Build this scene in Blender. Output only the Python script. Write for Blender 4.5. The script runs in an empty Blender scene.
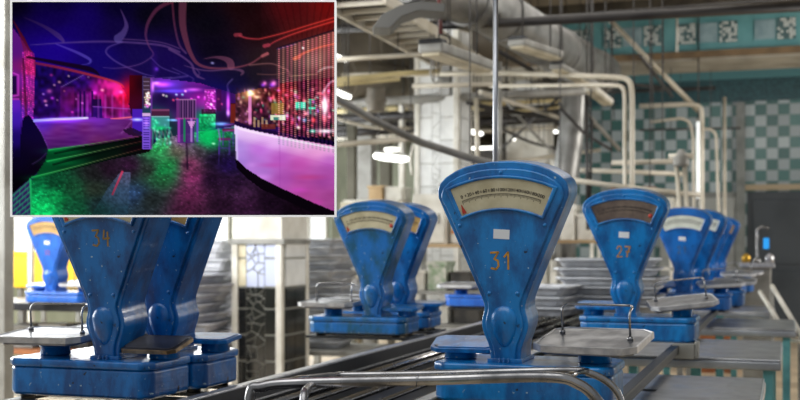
import bpy, bmesh, math, random
import numpy as np
from mathutils import Vector, Matrix
random.seed(7)
C = bpy.context.scene.collection
ZC = 1.31                       # eye height
TH = math.atan(390/1150)        # the camera looks this far left of the aisle
FW = Vector((-math.sin(TH), math.cos(TH), 0)); RT = Vector((math.cos(TH), math.sin(TH), 0))
def P(px, py, D):
    """world point seen at photo position (px,py) at depth D metres"""
    return FW*D + RT*((px-400)/1150*D) + Vector((0, 0, ZC-(py-242)/1150*D))
def PZ(px, py, z):
    return P(px, py, (ZC-z)*1150/(py-242))

# ---------------------------------------------------------------- materials
def lin(c):
    c = c/255
    return c/12.92 if c <= .04045 else ((c+.055)/1.055)**2.4
def col(r, g, b): return (lin(r), lin(g), lin(b), 1)
MATS = {}
def mat(name, rgb, rough=.6, metal=0, rgb2=None, scale=20, lo=.4, hi=.6, bump=0, bscale=60, coat=0, emit=None, estr=1, rough2=None, coord='Object', spec=.5, alpha=None, trans=0, stretch=None):
    if name in MATS: return MATS[name]
    m = bpy.data.materials.new(name); m.use_nodes = True
    nt = m.node_tree; N = nt.nodes; L = nt.links
    b = N['Principled BSDF']
    b.inputs['Base Color'].default_value = col(*rgb)
    b.inputs['Roughness'].default_value = rough; b.inputs['Metallic'].default_value = metal
    b.inputs['Specular IOR Level'].default_value = spec
    b.inputs['Coat Weight'].default_value = coat; b.inputs['Coat Roughness'].default_value = .12
    if trans: b.inputs['Transmission Weight'].default_value = trans
    tc = N.new('ShaderNodeTexCoord'); src = tc.outputs[coord]
    if stretch:
        mp = N.new('ShaderNodeMapping'); mp.inputs['Scale'].default_value = stretch; L.new(src, mp.inputs['Vector']); src = mp.outputs[0]
    if rgb2:
        n = N.new('ShaderNodeTexNoise'); n.inputs['Scale'].default_value = scale; n.inputs['Detail'].default_value = 6
        L.new(src, n.inputs['Vector'])
        r = N.new('ShaderNodeValToRGB'); r.color_ramp.elements[0].position = lo; r.color_ramp.elements[1].position = hi
        r.color_ramp.elements[0].color = col(*rgb); r.color_ramp.elements[1].color = col(*rgb2)
        L.new(n.outputs['Fac'], r.inputs['Fac']); L.new(r.outputs['Color'], b.inputs['Base Color'])
        if rough2 is not None:
            mr = N.new('ShaderNodeMapRange'); mr.inputs['From Min'].default_value = lo; mr.inputs['From Max'].default_value = hi
            mr.inputs['To Min'].default_value = rough; mr.inputs['To Max'].default_value = rough2
            L.new(n.outputs['Fac'], mr.inputs['Value']); L.new(mr.outputs[0], b.inputs['Roughness'])
    if bump:
        n2 = N.new('ShaderNodeTexNoise'); n2.inputs['Scale'].default_value = bscale; n2.inputs['Detail'].default_value = 4
        L.new(src, n2.inputs['Vector'])
        bp = N.new('ShaderNodeBump'); bp.inputs['Strength'].default_value = bump; bp.inputs['Distance'].default_value = .01
        L.new(n2.outputs['Fac'], bp.inputs['Height']); L.new(bp.outputs[0], b.inputs['Normal'])
    if emit:
        b.inputs['Emission Color'].default_value = col(*emit); b.inputs['Emission Strength'].default_value = estr
    MATS[name] = m; return m

def blue_paint(name, base, dark, chip=(150, 175, 190), chips=.70, rough=.28):
    m = bpy.data.materials.new(name); m.use_nodes = True
    nt = m.node_tree; N = nt.nodes; L = nt.links; b = N['Principled BSDF']
    tc = N.new('ShaderNodeTexCoord')
    n1 = N.new('ShaderNodeTexNoise'); n1.inputs['Scale'].default_value = 14; n1.inputs['Detail'].default_value = 8; n1.inputs['Roughness'].default_value = .65
    mp = N.new('ShaderNodeMapping'); mp.inputs['Scale'].default_value = (1, 1, .45)
    L.new(tc.outputs['Object'], mp.inputs[0]); L.new(mp.outputs[0], n1.inputs['Vector'])
    r = N.new('ShaderNodeValToRGB'); r.color_ramp.elements[0].position = .40; r.color_ramp.elements[1].position = .58
    r.color_ramp.elements[0].color = col(*dark); r.color_ramp.elements[1].color = col(*base)
    L.new(n1.outputs['Fac'], r.inputs['Fac'])
    n2 = N.new('ShaderNodeTexNoise'); n2.inputs['Scale'].default_value = 75; n2.inputs['Detail'].default_value = 3
    L.new(tc.outputs['Object'], n2.inputs['Vector'])
    r2 = N.new('ShaderNodeValToRGB'); r2.color_ramp.elements[0].position = chips; r2.color_ramp.elements[1].position = chips+.04
    L.new(n2.outputs['Fac'], r2.inputs['Fac'])
    mx = N.new('ShaderNodeMix'); mx.data_type = 'RGBA'; mx.inputs['B'].default_value = col(*chip)
    L.new(r2.outputs['Color'], mx.inputs['Factor']); L.new(r.outputs['Color'], mx.inputs['A'])
    n3 = N.new('ShaderNodeTexNoise'); n3.inputs['Scale'].default_value = 38; n3.inputs['Detail'].default_value = 5
    L.new(tc.outputs['Object'], n3.inputs['Vector'])
    r3 = N.new('ShaderNodeValToRGB'); r3.color_ramp.elements[0].position = .29; r3.color_ramp.elements[1].position = .345
    r3.color_ramp.elements[0].color = (1, 1, 1, 1); r3.color_ramp.elements[1].color = (0, 0, 0, 1)
    L.new(n3.outputs['Fac'], r3.inputs['Fac'])
    mx2 = N.new('ShaderNodeMix'); mx2.data_type = 'RGBA'; mx2.inputs['B'].default_value = col(14, 22, 40)
    L.new(r3.outputs['Color'], mx2.inputs['Factor']); L.new(mx.outputs['Result'], mx2.inputs['A'])
    L.new(mx2.outputs['Result'], b.inputs['Base Color'])
    b.inputs['Roughness'].default_value = rough; b.inputs['Coat Weight'].default_value = .35; b.inputs['Coat Roughness'].default_value = .08
    bp = N.new('ShaderNodeBump'); bp.inputs['Strength'].default_value = .25; bp.inputs['Distance'].default_value = .004
    L.new(n3.outputs['Fac'], bp.inputs['Height']); L.new(bp.outputs[0], b.inputs['Normal'])
    MATS[name] = m; return m

def checker_mat(name, c1, c2, size, grout=(120, 130, 128), rough=.22, axes=('X', 'Z'), vary=.35):
    m = bpy.data.materials.new(name); m.use_nodes = True
    nt = m.node_tree; N = nt.nodes; L = nt.links; b = N['Principled BSDF']
    tc = N.new('ShaderNodeTexCoord'); sep = N.new('ShaderNodeSeparateXYZ'); L.new(tc.outputs['Object'], sep.inputs[0])
    cmb = N.new('ShaderNodeCombineXYZ')
    for i, a in enumerate(axes): L.new(sep.outputs[a], cmb.inputs[i])
    cmb.inputs[2].default_value = .5
    ck = N.new('ShaderNodeTexChecker'); ck.inputs['Scale'].default_value = 1/size
    ck.inputs['Color1'].default_value = col(*c1); ck.inputs['Color2'].default_value = col(*c2)
    add = N.new('ShaderNodeVectorMath'); add.operation = 'ADD'; add.inputs[1].default_value = (100*size+.003, 100*size+.003, 0)
    L.new(cmb.outputs[0], add.inputs[0]); L.new(add.outputs[0], ck.inputs['Vector'])
    br = N.new('ShaderNodeTexBrick'); br.offset = 0; br.inputs['Scale'].default_value = 1/size
    br.inputs['Brick Width'].default_value = 1; br.inputs['Row Height'].default_value = 1; br.inputs['Mortar Size'].default_value = .02
    br.inputs['Color1'].default_value = (1, 1, 1, 1); br.inputs['Color2'].default_value = (1-vary, 1-vary, 1-vary, 1); br.inputs['Mortar'].default_value = (0.55, .55, .55, 1)
    L.new(add.outputs[0], br.inputs['Vector'])
    mu = N.new('ShaderNodeMix'); mu.data_type = 'RGBA'; mu.blend_type = 'MULTIPLY'; mu.inputs['Factor'].default_value = 1
    L.new(ck.outputs['Color'], mu.inputs['A']); L.new(br.outputs['Color'], mu.inputs['B'])
    L.new(mu.outputs['Result'], b.inputs['Base Color']); b.inputs['Roughness'].default_value = rough
    MATS[name] = m; return m

B1 = blue_paint('blue_enamel', (0, 120, 192), (0, 80, 142))
B5 = blue_paint('mid_blue_enamel', (14, 106, 190), (8, 82, 156), chips=.8)
B2 = blue_paint('deep_blue_enamel', (0, 106, 182), (0, 68, 130), chips=.69)
B3 = blue_paint('haze_lightened_blue_enamel', (30, 100, 196), (22, 82, 172), chips=.8)  # blue enamel with distance haze mixed into the colour
B4 = blue_paint('green_worn_blue_enamel', (4, 100, 176), (6, 78, 112), chips=.69)
ALU = mat('aluminium', (205, 205, 208), .36, .75, (170, 172, 178), 30, .35, .65, bump=.1)
ALUD = mat('dull_aluminium', (206, 208, 212), .5, .3, (172, 174, 180), 12, .35, .65)
STEEL = mat('stainless_steel', (196, 199, 204), .28, .95, (140, 143, 150), 6, .3, .7, rough2=.45)
CHROME = mat('chrome_tube', (176, 175, 176), .13, 1, (110, 110, 112), 10, .4, .7, rough2=.4)
DSTEEL = mat('dark_oiled_steel', (52, 52, 56), .42, .7, (26, 26, 30), 8, .35, .65)
BLACK = mat('black_rubber', (20, 21, 24), .5)
DARK = mat('dark_enamel', (38, 40, 44), .4, .3)
WHITEP = mat('white_paint', (226, 224, 216), .55, 0, (196, 192, 180), 6, .4, .7)
CREAMP = mat('cream_paint', (196, 188, 166), .55, 0, (150, 142, 120), 5, .4, .7)
GREYP = mat('grey_paint', (150, 150, 146), .5, .1, (112, 110, 104), 5, .4, .7)
DUCT = mat('galvanised_duct', (152, 152, 150), .4, .6, (104, 104, 102), 4, .35, .65)
DUCTB = mat('beige_duct', (122, 114, 100), .55, .1, (84, 78, 68), 2.5, .35, .65)
CREAM = mat('dial_paper', (196, 188, 158), .35, 0, (172, 162, 130), 14, .4, .65, coat=.4)
DIALW = mat('dial_paper_white', (222, 226, 214), .35, 0, (200, 204, 192), 14, .4, .65, coat=.4)
DIALB = mat('dial_paper_brown', (120, 104, 90), .3, 0, (74, 60, 56), 9, .4, .6, coat=.5)
DIALG = mat('dial_paper_gold', (196, 160, 96), .3, 0, (160, 124, 70), 9, .4, .6, coat=.5)
INK = mat('black_ink', (40, 34, 30), .6)
RED = mat('red_paint', (170, 50, 34), .5)
ORANGE = mat('orange_paint', (206, 146, 40), .6, 0, (150, 110, 50), 60, .4, .7)
FADED = mat('faded_orange_paint', (150, 118, 56), .6, 0, (104, 96, 70), 60, .4, .7)
MARK = mat('faint_grey_paint', (70, 96, 130), .6)
STICK = mat('white_sticker', (218, 222, 226), .5)
TEALP = mat('teal_paint', (92, 156, 160), .5, .1, (66, 120, 126), 9, .4, .65)
BASINP = mat('worn_green_blue', (20, 104, 130), .4, .1, (14, 80, 108), 9, .4, .65)
WOOD = mat('pale_wood', (186, 160, 122), .6, 0, (150, 122, 86), 4, .35, .7, stretch=(1, 1, 9))
CARD = mat('cardboard', (190, 164, 126), .75, 0, (170, 142, 104), 5, .4, .7)
BROWN = mat('brown_cardboard', (150, 92, 52), .75, 0, (120, 70, 40), 5, .4, .7)
YELLOW = mat('yellow_plastic', (250, 206, 20), .5, 0, (246, 190, 14), 5, .4, .7)

# ---------------------------------------------------------------- mesh helpers
class MB:
    def __init__(s): s.bm = bmesh.new()
    def box(s, x0, x1, y0, y1, z0, z1, M=None):
        vs = [s.bm.verts.new(((M @ Vector(p)) if M else p)) for p in
              ((x0,y0,z0),(x1,y0,z0),(x1,y1,z0),(x0,y1,z0),(x0,y0,z1),(x1,y0,z1),(x1,y1,z1),(x0,y1,z1))]
        for f in ((0,3,2,1),(4,5,6,7),(0,1,5,4),(1,2,6,5),(2,3,7,6),(3,0,4,7)): s.bm.faces.new([vs[i] for i in f])
        return s
    def bar(s, a, b, w, h=None, up=(0,0,1)):
        a = Vector(a); b = Vector(b); d = (b-a); L = d.length; d.normalize()
        u = Vector(up); x = d.cross(u)
        if x.length < 1e-4: x = d.cross(Vector((0,1,0)))
        x.normalize(); z = x.cross(d)
        M = Matrix((( x.x, d.x, z.x, a.x),( x.y, d.y, z.y, a.y),( x.z, d.z, z.z, a.z),(0,0,0,1)))
        h = h or w
        return s.box(-w/2, w/2, 0, L, -h/2, h/2, M)
    def tube(s, pts, r, n=12, cap=True, flat=None):
        pts = [Vector(p) for p in pts]
        rings = []; prev = None
        for i, p in enumerate(pts):
            if i == 0: d = pts[1]-p
            elif i == len(pts)-1: d = p-pts[i-1]
            else: d = (pts[i+1]-p).normalized()+(p-pts[i-1]).normalized()
            d.normalize()
            if prev is None:
                x = d.cross(Vector((0,0,1)))
                if x.length < .05: x = d.cross(Vector((0,1,0)))
                x.normalize()
            else:
                x = prev - d*prev.dot(d); x.normalize()
            prev = x; y = d.cross(x)
            rr = r[i] if isinstance(r, (list, tuple)) else r
            rings.append([s.bm.verts.new(p + x*math.cos(2*math.pi*k/n)*rr + y*math.sin(2*math.pi*k/n)*rr) for k in range(n)])
        for a, b in zip(rings, rings[1:]):
            for k in range(n):
                f = s.bm.faces.new((a[k], b[k], b[(k+1)%n], a[(k+1)%n])); f.smooth = True
        if cap: s.bm.faces.new(rings[0]); s.bm.faces.new(rings[-1][::-1])
        return s
    def lathe(s, prof, n=24, M=None):
        rings = []
        for r, z in prof:
            if r < 1e-6: rings.append([s.bm.verts.new((M @ Vector((0,0,z))) if M else (0,0,z))])
            else: rings.append([s.bm.verts.new((M @ Vector(q)) if M else q) for q in [(r*math.cos(2*math.pi*k/n), r*math.sin(2*math.pi*k/n), z) for k in range(n)]])
        for a, b in zip(rings, rings[1:]):
            for k in range(n):
                q = [a[k%len(a)], a[(k+1)%len(a)], b[(k+1)%len(b)], b[k%len(b)]]
                u = []
                for v in q:
                    if v not in u: u.append(v)
                if len(u) > 2:
                    f = s.bm.faces.new(u); f.smooth = True
        return s
    def prism(s, poly, y0, y1, M=None):
        """poly in x,z; extruded along y"""
        a = [s.bm.verts.new((M @ Vector((x, y0, z))) if M else (x, y0, z)) for x, z in poly]
        b = [s.bm.verts.new((M @ Vector((x, y1, z))) if M else (x, y1, z)) for x, z in poly]
        s.bm.faces.new(a); s.bm.faces.new(b[::-1]); n = len(poly)
        for i in range(n): s.bm.faces.new((a[i], b[i], b[(i+1)%n], a[(i+1)%n]))
        return s
    def slab(s, poly, z0, z1, M=None):
        a = [s.bm.verts.new((M @ Vector((x, y, z0))) if M else (x, y, z0)) for x, y in poly]
        b = [s.bm.verts.new((M @ Vector((x, y, z1))) if M else (x, y, z1)) for x, y in poly]
        s.bm.faces.new(a[::-1]); s.bm.faces.new(b); n = len(poly)
        for i in range(n): s.bm.faces.new((a[i], a[(i+1)%n], b[(i+1)%n], b[i]))
        return s
    def mesh(s, name, m):
        bmesh.ops.recalc_face_normals(s.bm, faces=s.bm.faces)
        me = bpy.data.meshes.new(name); s.bm.to_mesh(me); s.bm.free()
        me.materials.append(m); return me
    def build(s, name, m, parent=None, bevel=0, seg=2, smooth=None):
        return link(name, s.mesh(name, m), parent, bevel, seg)
def link(name, me, parent=None, bevel=0, seg=2):
    o = bpy.data.objects.new(name, me); C.objects.link(o)
    if parent: o.parent = parent
    if bevel:
        md = o.modifiers.new('Bevel', 'BEVEL'); md.width = bevel; md.segments = seg; md.limit_method = 'ANGLE'; md.angle_limit = math.radians(35)
        for p in me.polygons: p.use_smooth = True
        wn = o.modifiers.new('WN', 'WEIGHTED_NORMAL'); wn.keep_sharp = True
    return o
def tag(o, label=None, cat=None, group=None, kind=None):
    if label: o['label'] = label
    if cat: o['category'] = cat
    if group: o['group'] = group
    if kind: o['kind'] = kind
    return o
def thing(name, label, cat, loc=(0,0,0), rz=0, group=None):
    o = bpy.data.objects.new(name, None); C.objects.link(o); o.empty_display_size = .05
    o.location = loc; o.rotation_euler = (0, 0, rz)
    return tag(o, label, cat, group)
def structure(name, mb, m, bevel=0):
    o = mb.build(name, m, None, bevel); o['kind'] = 'structure'; return o
def text_mesh(name, txt, size, m, extrude=.0006, bold=0):
    cu = bpy.data.curves.new('t', 'FONT'); cu.body = txt; cu.size = size; cu.extrude = extrude; cu.offset = bold
    cu.align_x = 'CENTER'; cu.align_y = 'CENTER'; cu.resolution_u = 3
    o = bpy.data.objects.new('t', cu); C.objects.link(o)
    dg = bpy.context.evaluated_depsgraph_get()
    me = bpy.data.meshes.new_from_object(o.evaluated_get(dg)); bpy.data.objects.remove(o)
    me.materials.clear(); me.materials.append(m); me.name = name
    return me
def add_text(mb, txt, size, M, bold=0):
    me = text_mesh('t', txt, size, INK, .0004, bold); me.transform(M)
    mb.bm.from_mesh(me); bpy.data.meshes.remove(me)
def smooth_pts(pts, n=6):
    out = []
    for i in range(len(pts)-1):
        p0 = Vector(pts[max(i-1, 0)]); p1 = Vector(pts[i]); p2 = Vector(pts[i+1]); p3 = Vector(pts[min(i+2, len(pts)-1)])
        for k in range(n):
            t = k/n
            out.append(.5*((2*p1)+(p2-p0)*t+(2*p0-5*p1+4*p2-p3)*t*t+(3*p1-p0-3*p2+p3)*t**3))
    out.append(Vector(pts[-1])); return out
def rounded(pts, r, n=5):
    """polyline with its inner corners rounded to radius ~r"""
    pts = [Vector(p) for p in pts]; out = [pts[0]]
    for a, b, c in zip(pts, pts[1:], pts[2:]):
        u = (a-b); v = (c-b); q = min(r, u.length*.49, v.length*.49)
        p = b+u.normalized()*q; s = b+v.normalized()*q
        for k in range(n+1):
            t = k/n; out.append((1-t)**2*p+2*t*(1-t)*b+t*t*s)
    out.append(pts[-1]); return out
RX90 = Matrix.Rotation(math.pi/2, 4, 'X')
# ---------------------------------------------------------------- the dial scale
OUT = [(0,.041),(.02,.0415),(.05,.0455),(.078,.056),(.10,.0625),(.12,.0625),(.145,.0560),(.163,.0565),(.19,.066),(.217,.0775),(.28,.104),(.36,.1385),(.42,.1645)]
def tower_outline(off=0, ztop=0, zbot=0):
    """right half going up, then over the arched top"""
    pr = smooth_pts([(h, z, 0) for z, h in OUT], 3)
    pr = [(p.x-off, p.y) for p in pr if p.y >= zbot-1e-6]
    if zbot > 0: pr[0] = (pr[0][0], zbot)
    top = [(.1755,.447),(.1765,.466),(.170,.484),(.153,.501),(.126,.517),(.098,.528),(.066,.5355),(.033,.5395)]
    t2 = []
    c = Vector((0, .40))
    for x, z in top:
        v = Vector((x, z)); d = (v-c); d2 = d*(1-off/d.length); t2.append((c.x+d2.x, c.y+d2.y-ztop))
    half = pr+t2
    return half+[(0, .54-off-ztop)]+[(-x, z) for x, z in half[::-1]]
def sector(r0, r1, a, zc=.147, n=14):
    pts = [(r1*math.sin(t), zc+r1*math.cos(t)) for t in [(-a+2*a*i/n) for i in range(n+1)]]
    pts += [(r0*math.sin(t), zc+r0*math.cos(t)) for t in [(a-2*a*i/n) for i in range(n+1)]]
    return pts
STROKES = {'3': [[(.05, .95), (.9, .98), (.45, .6), (.85, .5), (.9, .2), (.6, .02), (.1, .08)]],
           '1': [[(.15, .72), (.6, .98), (.58, .03)]],
           '2': [[(.1, .75), (.3, .97), (.75, .95), (.85, .7), (.45, .3), (.05, .03), (.95, .05)]],
           '7': [[(.05, .95), (.95, .93), (.5, .5), (.35, .02)], [(.2, .5), (.8, .5)]],
           '4': [[(.25, .97), (.1, .45), (.9, .5)], [(.7, .85), (.68, .02)]]}
CACHE = {}
def cached(key, fn):
    if key not in CACHE: CACHE[key] = fn()
    return CACHE[key]
def tilted(x, y, z, rx=0, rz=0): return Matrix.Translation((x, y, z)) @ Matrix.Rotation(rz, 4, 'Z') @ Matrix.Rotation(rx, 4, 'X')

def make_scale(px, y_row, D, label, row_z, base_h, side, number=None, num_mat=None, dial=CREAM, paint=B1, plate=ALU, pan=None, guard=True, sticker=True, tilt=.10, needle=True, numsize=.047, group=None, pan_rz=0, plate_rz=0, width=.475, sz=1, red=False, numz=.279, numx=0, ptilt=None, proll=0):
    loc = P(px, y_row, D); loc.z = row_z
    t = thing('dial_scale', label, 'scale', loc, 0, group)
    if sz != 1: t.scale = (sz, sz, sz)
    k = paint.name
    T0 = -.075
    LEAN = Matrix.Rotation(math.radians(5), 4, 'X')
    def lean(o):
        o.matrix_basis = LEAN @ o.matrix_basis
        return o
    # base casting and its lid
    def f():
        mb = MB(); w = width/2; c = .03
        pl = [(-w+c, -.13), (w-c, -.13), (w, -.13+c), (w, .13-c), (w-c, .13), (-w+c, .13), (-w, .13-c), (-w, -.13+c)]
        mb.slab(pl, -base_h+.012, -.022); return mb.mesh('base', paint)
    bo = .05 if side > 0 else -.068
    o = link('base', cached(('base', k, base_h, width), f), t, .012, 3); o.location.x = bo
    def f():
        mb = MB(); w = width/2+.004; c = .032; d = .134
        pl = [(-w+c, -d), (w-c, -d), (w, -d+c), (w, d-c), (w-c, d), (-w+c, d), (-w, d-c), (-w, -d+c)]
        mb.slab(pl, -.024, 0); return mb.mesh('base_lid', paint)
    o = link('base_lid', cached(('lid', k, width), f), t, .008, 3); o.location.x = bo
    def f():
        mb = MB()
        return mb.lathe([(0, -base_h), (.02, -base_h), (.022, -base_h+.012), (.014, -base_h+.016), (0, -base_h+.016)], 14).mesh('foot', BLACK)
    fm = cached(('foot', base_h), f)
    for sx in (-1, 1):
        for sy in (-1, 1):
            o = link('foot', fm, t); o.location = (sx*(width/2-.05)+bo, sy*.09, 0)
    # tower
    def f(): return MB().prism(tower_outline(), T0, .058).mesh('tower', paint)
    tw = lean(link('tower', cached(('tower', k), f), t, .011, 4))
    def f(): return MB().prism(tower_outline(.0125, .006, .012), T0-.009, T0+.002).mesh('front_plate', paint)
    fp = lean(link('front_plate', cached(('fplate', k), f), t, .005, 3))
    def f():
        mb = MB()
        mb.prism([(-.047, 0), (.047, 0), (.047, .01), (-.047, .01)], T0-.012, .068)
        for x in (-.012, .0, .012): mb.lathe([(0, 0), (.0035, 0), (.003, .012), (0, .014)], 8, Matrix.Translation((x, T0-.018, .0)))
        return mb.mesh('collar', paint)
    link('tower_collar', cached(('collar', k), f), t, .003)
    # boss (the teardrop bulge low on the tower)
    def f():
        mb = MB(); n = 20; rings = []
        for i in range(9):
            a = i/8*math.pi/2; rr = math.cos(a); h = math.sin(a)
            ring_ = []
            for j in range(n):
                q = 2*math.pi*j/n; x = math.cos(q)*.036; z = math.sin(q)
                z = z*.038 if z > 0 else z*.075
                x *= (1-.1*max(0, -math.sin(q)))
                ring_.append(mb.bm.verts.new((x*rr, T0-.005-h*.020, .122+z*rr)))
            rings.append(ring_)
        for a, b in zip(rings, rings[1:]):
            for j in range(n):
                fc = mb.bm.faces.new((a[j], a[(j+1)%n], b[(j+1)%n], b[j])); fc.smooth = True
        bmesh.ops.remove_doubles(mb.bm, verts=mb.bm.verts, dist=1e-5)
        return mb.mesh('boss', paint)
    lean(link('boss', cached(('boss', k), f), t))
    def f():
        mb = MB()
        return mb.lathe([(0, .004), (.003, .0035), (.0052, .0015), (.0056, 0), (0, 0)], 12, RX90).mesh('screw', paint)
    sm = cached(('screw', k), f)
    for x, z in ((-.114, .373), (.114, .373), (-.038, .193), (.038, .193), (0, .512)):
        o = link('screw', sm, t); o.matrix_basis = LEAN @ Matrix.Translation((x, T0-.009, z))
    # dial window
    A = math.radians(23.2)
    def f():
        mb = MB(); o_ = sector(.264, .357, A+.032); i_ = sector(.272, .349, A)
        yo, yi = T0-.009, T0-.0165; n = len(o_)
        v = [[mb.bm.verts.new((x, y, z)) for x, z in pl] for pl, y in ((o_, yo), (o_, yi), (i_, yi), (i_, yo+.001))]
        for a, b in zip(v, v[1:]):
            for j in range(n): mb.bm.faces.new((a[j], a[(j+1)%n], b[(j+1)%n], b[j]))
        return mb.mesh('dial_frame', paint)
    lean(link('dial_frame', cached(('dframe', k), f), t, .003, 2))
    def f(): return MB().prism(sector(.271, .350, A+.002), T0-.0112, T0-.0085).mesh('dial_face', dial)
    df = lean(link('dial_face', cached(('dface', dial.name), f), t))
    def f():
        mb = MB(); c = .147
        for i in range(61):
            a = math.radians(-20+40*i/60); L = .006 if i%5 else .010
            M = Matrix.Translation((0, 0, c)) @ Matrix.Rotation(a, 4, 'Y')
            mb.box(-.0005, .0005, T0-.0118, T0-.0110, .309-L, .309, M)
        for i in range(41*4):
            a = math.radians(-20+40*i/164); a2 = math.radians(-20+40*(i+1)/164)
            M = Matrix.Translation((0, 0, c)) @ Matrix.Rotation((a+a2)/2, 4, 'Y')
            mb.box(-.0007, .0007, T0-.0118, T0-.0110, .3085, .3095, M)
        for i in range(21):
            a = math.radians(-19.5+39*i/20)
            M = Matrix.Translation((0, T0-.0115, c)) @ Matrix.Rotation(a, 4, 'Y') @ Matrix.Translation((0, 0, .319)) @ RX90
            add_text(mb, str(i*10) if i % 2 == 0 else '5', .0125 if i % 2 == 0 else .008, M, .0002)
        return mb.mesh('dial_marks', INK)
    link('dial_marks', cached('dmarks', f), df)
    if needle:
        def f():
            M = Matrix.Translation((0, 0, .147)) @ Matrix.Rotation(math.radians(-21), 4, 'Y')
            return MB().prism([(-.006, .276), (.006, .276), (.0008, .300), (-.0008, .300)], T0-.0145, T0-.0135, M).mesh('needle', RED)
        lean(link('needle', cached('needle', f), t))
    if red:
        def f():
            M = Matrix.Translation((.11, 0, .147+.262))
            return MB().lathe([(0, .001), (.009, .001), (.009, 0), (0, 0)], 14, Matrix.Translation((.108, T0-.0115, .428)) @ RX90).mesh('red_mark', RED)
        lean(link('red_mark', cached('redm', f), t))
    if sticker:
        def f(): return MB().box(-.024, .019, T0-.0100, T0-.0088, .336, .361, Matrix.Rotation(.06, 4, 'Y') @ Matrix.Translation((-.02, 0, .0))).mesh('sticker', STICK)
        lean(link('sticker', cached('stick', f), t))
    if number:
        mb = MB(); h = numsize; adv = h*.72; x0 = -adv*len(number)/2+adv/2-.004+numx
        for ci, ch in enumerate(number):
            for st in STROKES[ch]:
                pts = [(x0+ci*adv+(u-.5)*h*.52, numz+(v-.5)*h) for u, v in st]
                n_ = len(pts); tk = h*.055
                for (xa, za), (xb, zb) in zip(pts, pts[1:]):
                    L_ = math.hypot(xb-xa, zb-za); ux, uz = (xb-xa)/L_, (zb-za)/L_
                    xa -= ux*tk*.5; za -= uz*tk*.5; xb += ux*tk*.5; zb += uz*tk*.5; nx, nz = -uz*tk, ux*tk
                    mb.prism([(xa+nx, za+nz), (xb+nx, zb+nz), (xb-nx, zb-nz), (xa-nx, za-nz)], T0-.0098-.0001*ci, T0-.0088)
        lean(mb.build('painted_number', num_mat, t))
    # pedestals, platter, small pan
    def f(): return MB().lathe([(0, 0), (.042, 0), (.045, .004), (.042, .022), (.046, .024), (.046, .028), (0, .028)], 24).mesh('pedestal', paint)
    pm = cached(('ped', k), f)
    def f(): return MB().lathe([(0, .024), (.03, .024), (.036, .027), (.05, .033), (.05, .037), (0, .037)], 24).mesh('pedestal_collar', BLACK)
    cm = cached('pedc', f)
    xs = side*.225; xp = -side*.125
    for x in (xs, xp):
        o = link('pedestal', pm, t); o.location = (x if x == xs else x-side*.02, 0, 0)
        c = link('pedestal_collar', cm, o); 
    def f():
        mb = MB(); w, d, c = .136, .12, .03
        pl = [(-w+c, -d), (w-c, -d), (w, -d+c), (w, d-c), (w-c, d), (-w+c, d), (-w, d-c), (-w, -d+c)]
        mb.slab(pl, 0, .014); pl2 = [(x*.93, y*.92) for x, y in pl]
        mb.slab(pl2, -.010, 0.0); return mb.mesh('platter', plate if plate is B2 else PLT)
    pt = link('platter', cached(('platter', plate.name), f), t, .004, 2)
    pt.matrix_basis = tilted(xs, -.01, .052, tilt, plate_rz) @ Matrix.Rotation(-proll, 4, 'Y')
    if plate is not B2:
        def f():
            mb = MB(); w, d, c = .1385, .1225, .031
            def R(e): return [(-w+c+e*.4, -d+e), (w-c-e*.4, -d+e), (w-e, -d+c+e*.4), (w-e, d-c-e*.4), (w-c-e*.4, d-e), (-w+c+e*.4, d-e), (-w+e, d-c-e*.4), (-w+e, -d+c+e*.4)]
            v = [[mb.bm.verts.new((x, y, z)) for x, y in R(e)] for e, z in ((0, -.001), (0, .0155), (.005, .0165), (.007, .013))]
            for a, b in zip(v, v[1:]):
                for i in range(8): mb.bm.faces.new((a[i], a[(i+1) % 8], b[(i+1) % 8], b[i]))
            return mb.mesh('platter_rim', plate)
        link('platter_rim', cached(('rim', plate.name), f), pt)
    if guard:
        def f():
            mb = MB()
            path = rounded([(-.1, .045, .012), (-.1, .045, .095), (.1, .045, .095), (.1, -.01, .09), (.1, -.01, .012)], .025)
            mb.tube(path, .0032, 8)
            for x, y in ((-.1, .045), (.1, -.01)): mb.lathe([(0, .014), (.008, .014), (.008, .020), (.004, .024), (0, .024)], 10, Matrix.Translation((x, y, 0)))
            return mb.mesh('wire_guard', CHROME)
        link('wire_guard', cached('guard', f), pt)
    if pan is None: pan = paint
    def f():
        mb = MB(); pl = [(-.092, -.045), (-.072, -.066), (.07, -.066), (.09, -.05), (.09, .05), (.072, .066), (-.07, .066), (-.092, .045)]
        mb.slab(pl, 0, .012); mb.slab([(x*.9, y*.85) for x, y in pl], .012, .0145)
        return mb.mesh('weight_pan', pan)
    wp = link('weight_pan', cached(('pan', pan.name), f), t, .003, 2)
    def f():
        mb = MB(); pl = [(-.0935, -.046), (-.073, -.0675), (.071, -.0675), (.0915, -.051), (.0915, .051), (.073, .0675), (-.071, .0675), (-.0935, .046)]
        v = [[mb.bm.verts.new((x*k_, y*k_, z)) for x, y in pl] for k_, z in ((1, .001), (1, .0115), (.97, .0125))]
        for a, b in zip(v, v[1:]):
            for i in range(8): mb.bm.faces.new((a[i], a[(i+1) % 8], b[(i+1) % 8], b[i]))
        return mb.mesh('pan_edge', TANM)
    if pan is PAN: link('pan_edge', cached('panedge', f), wp)
    wp.matrix_basis = tilted(xp, -.01, .034, tilt*1.1+.04 if ptilt is None else ptilt, pan_rz)
    return t

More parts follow.
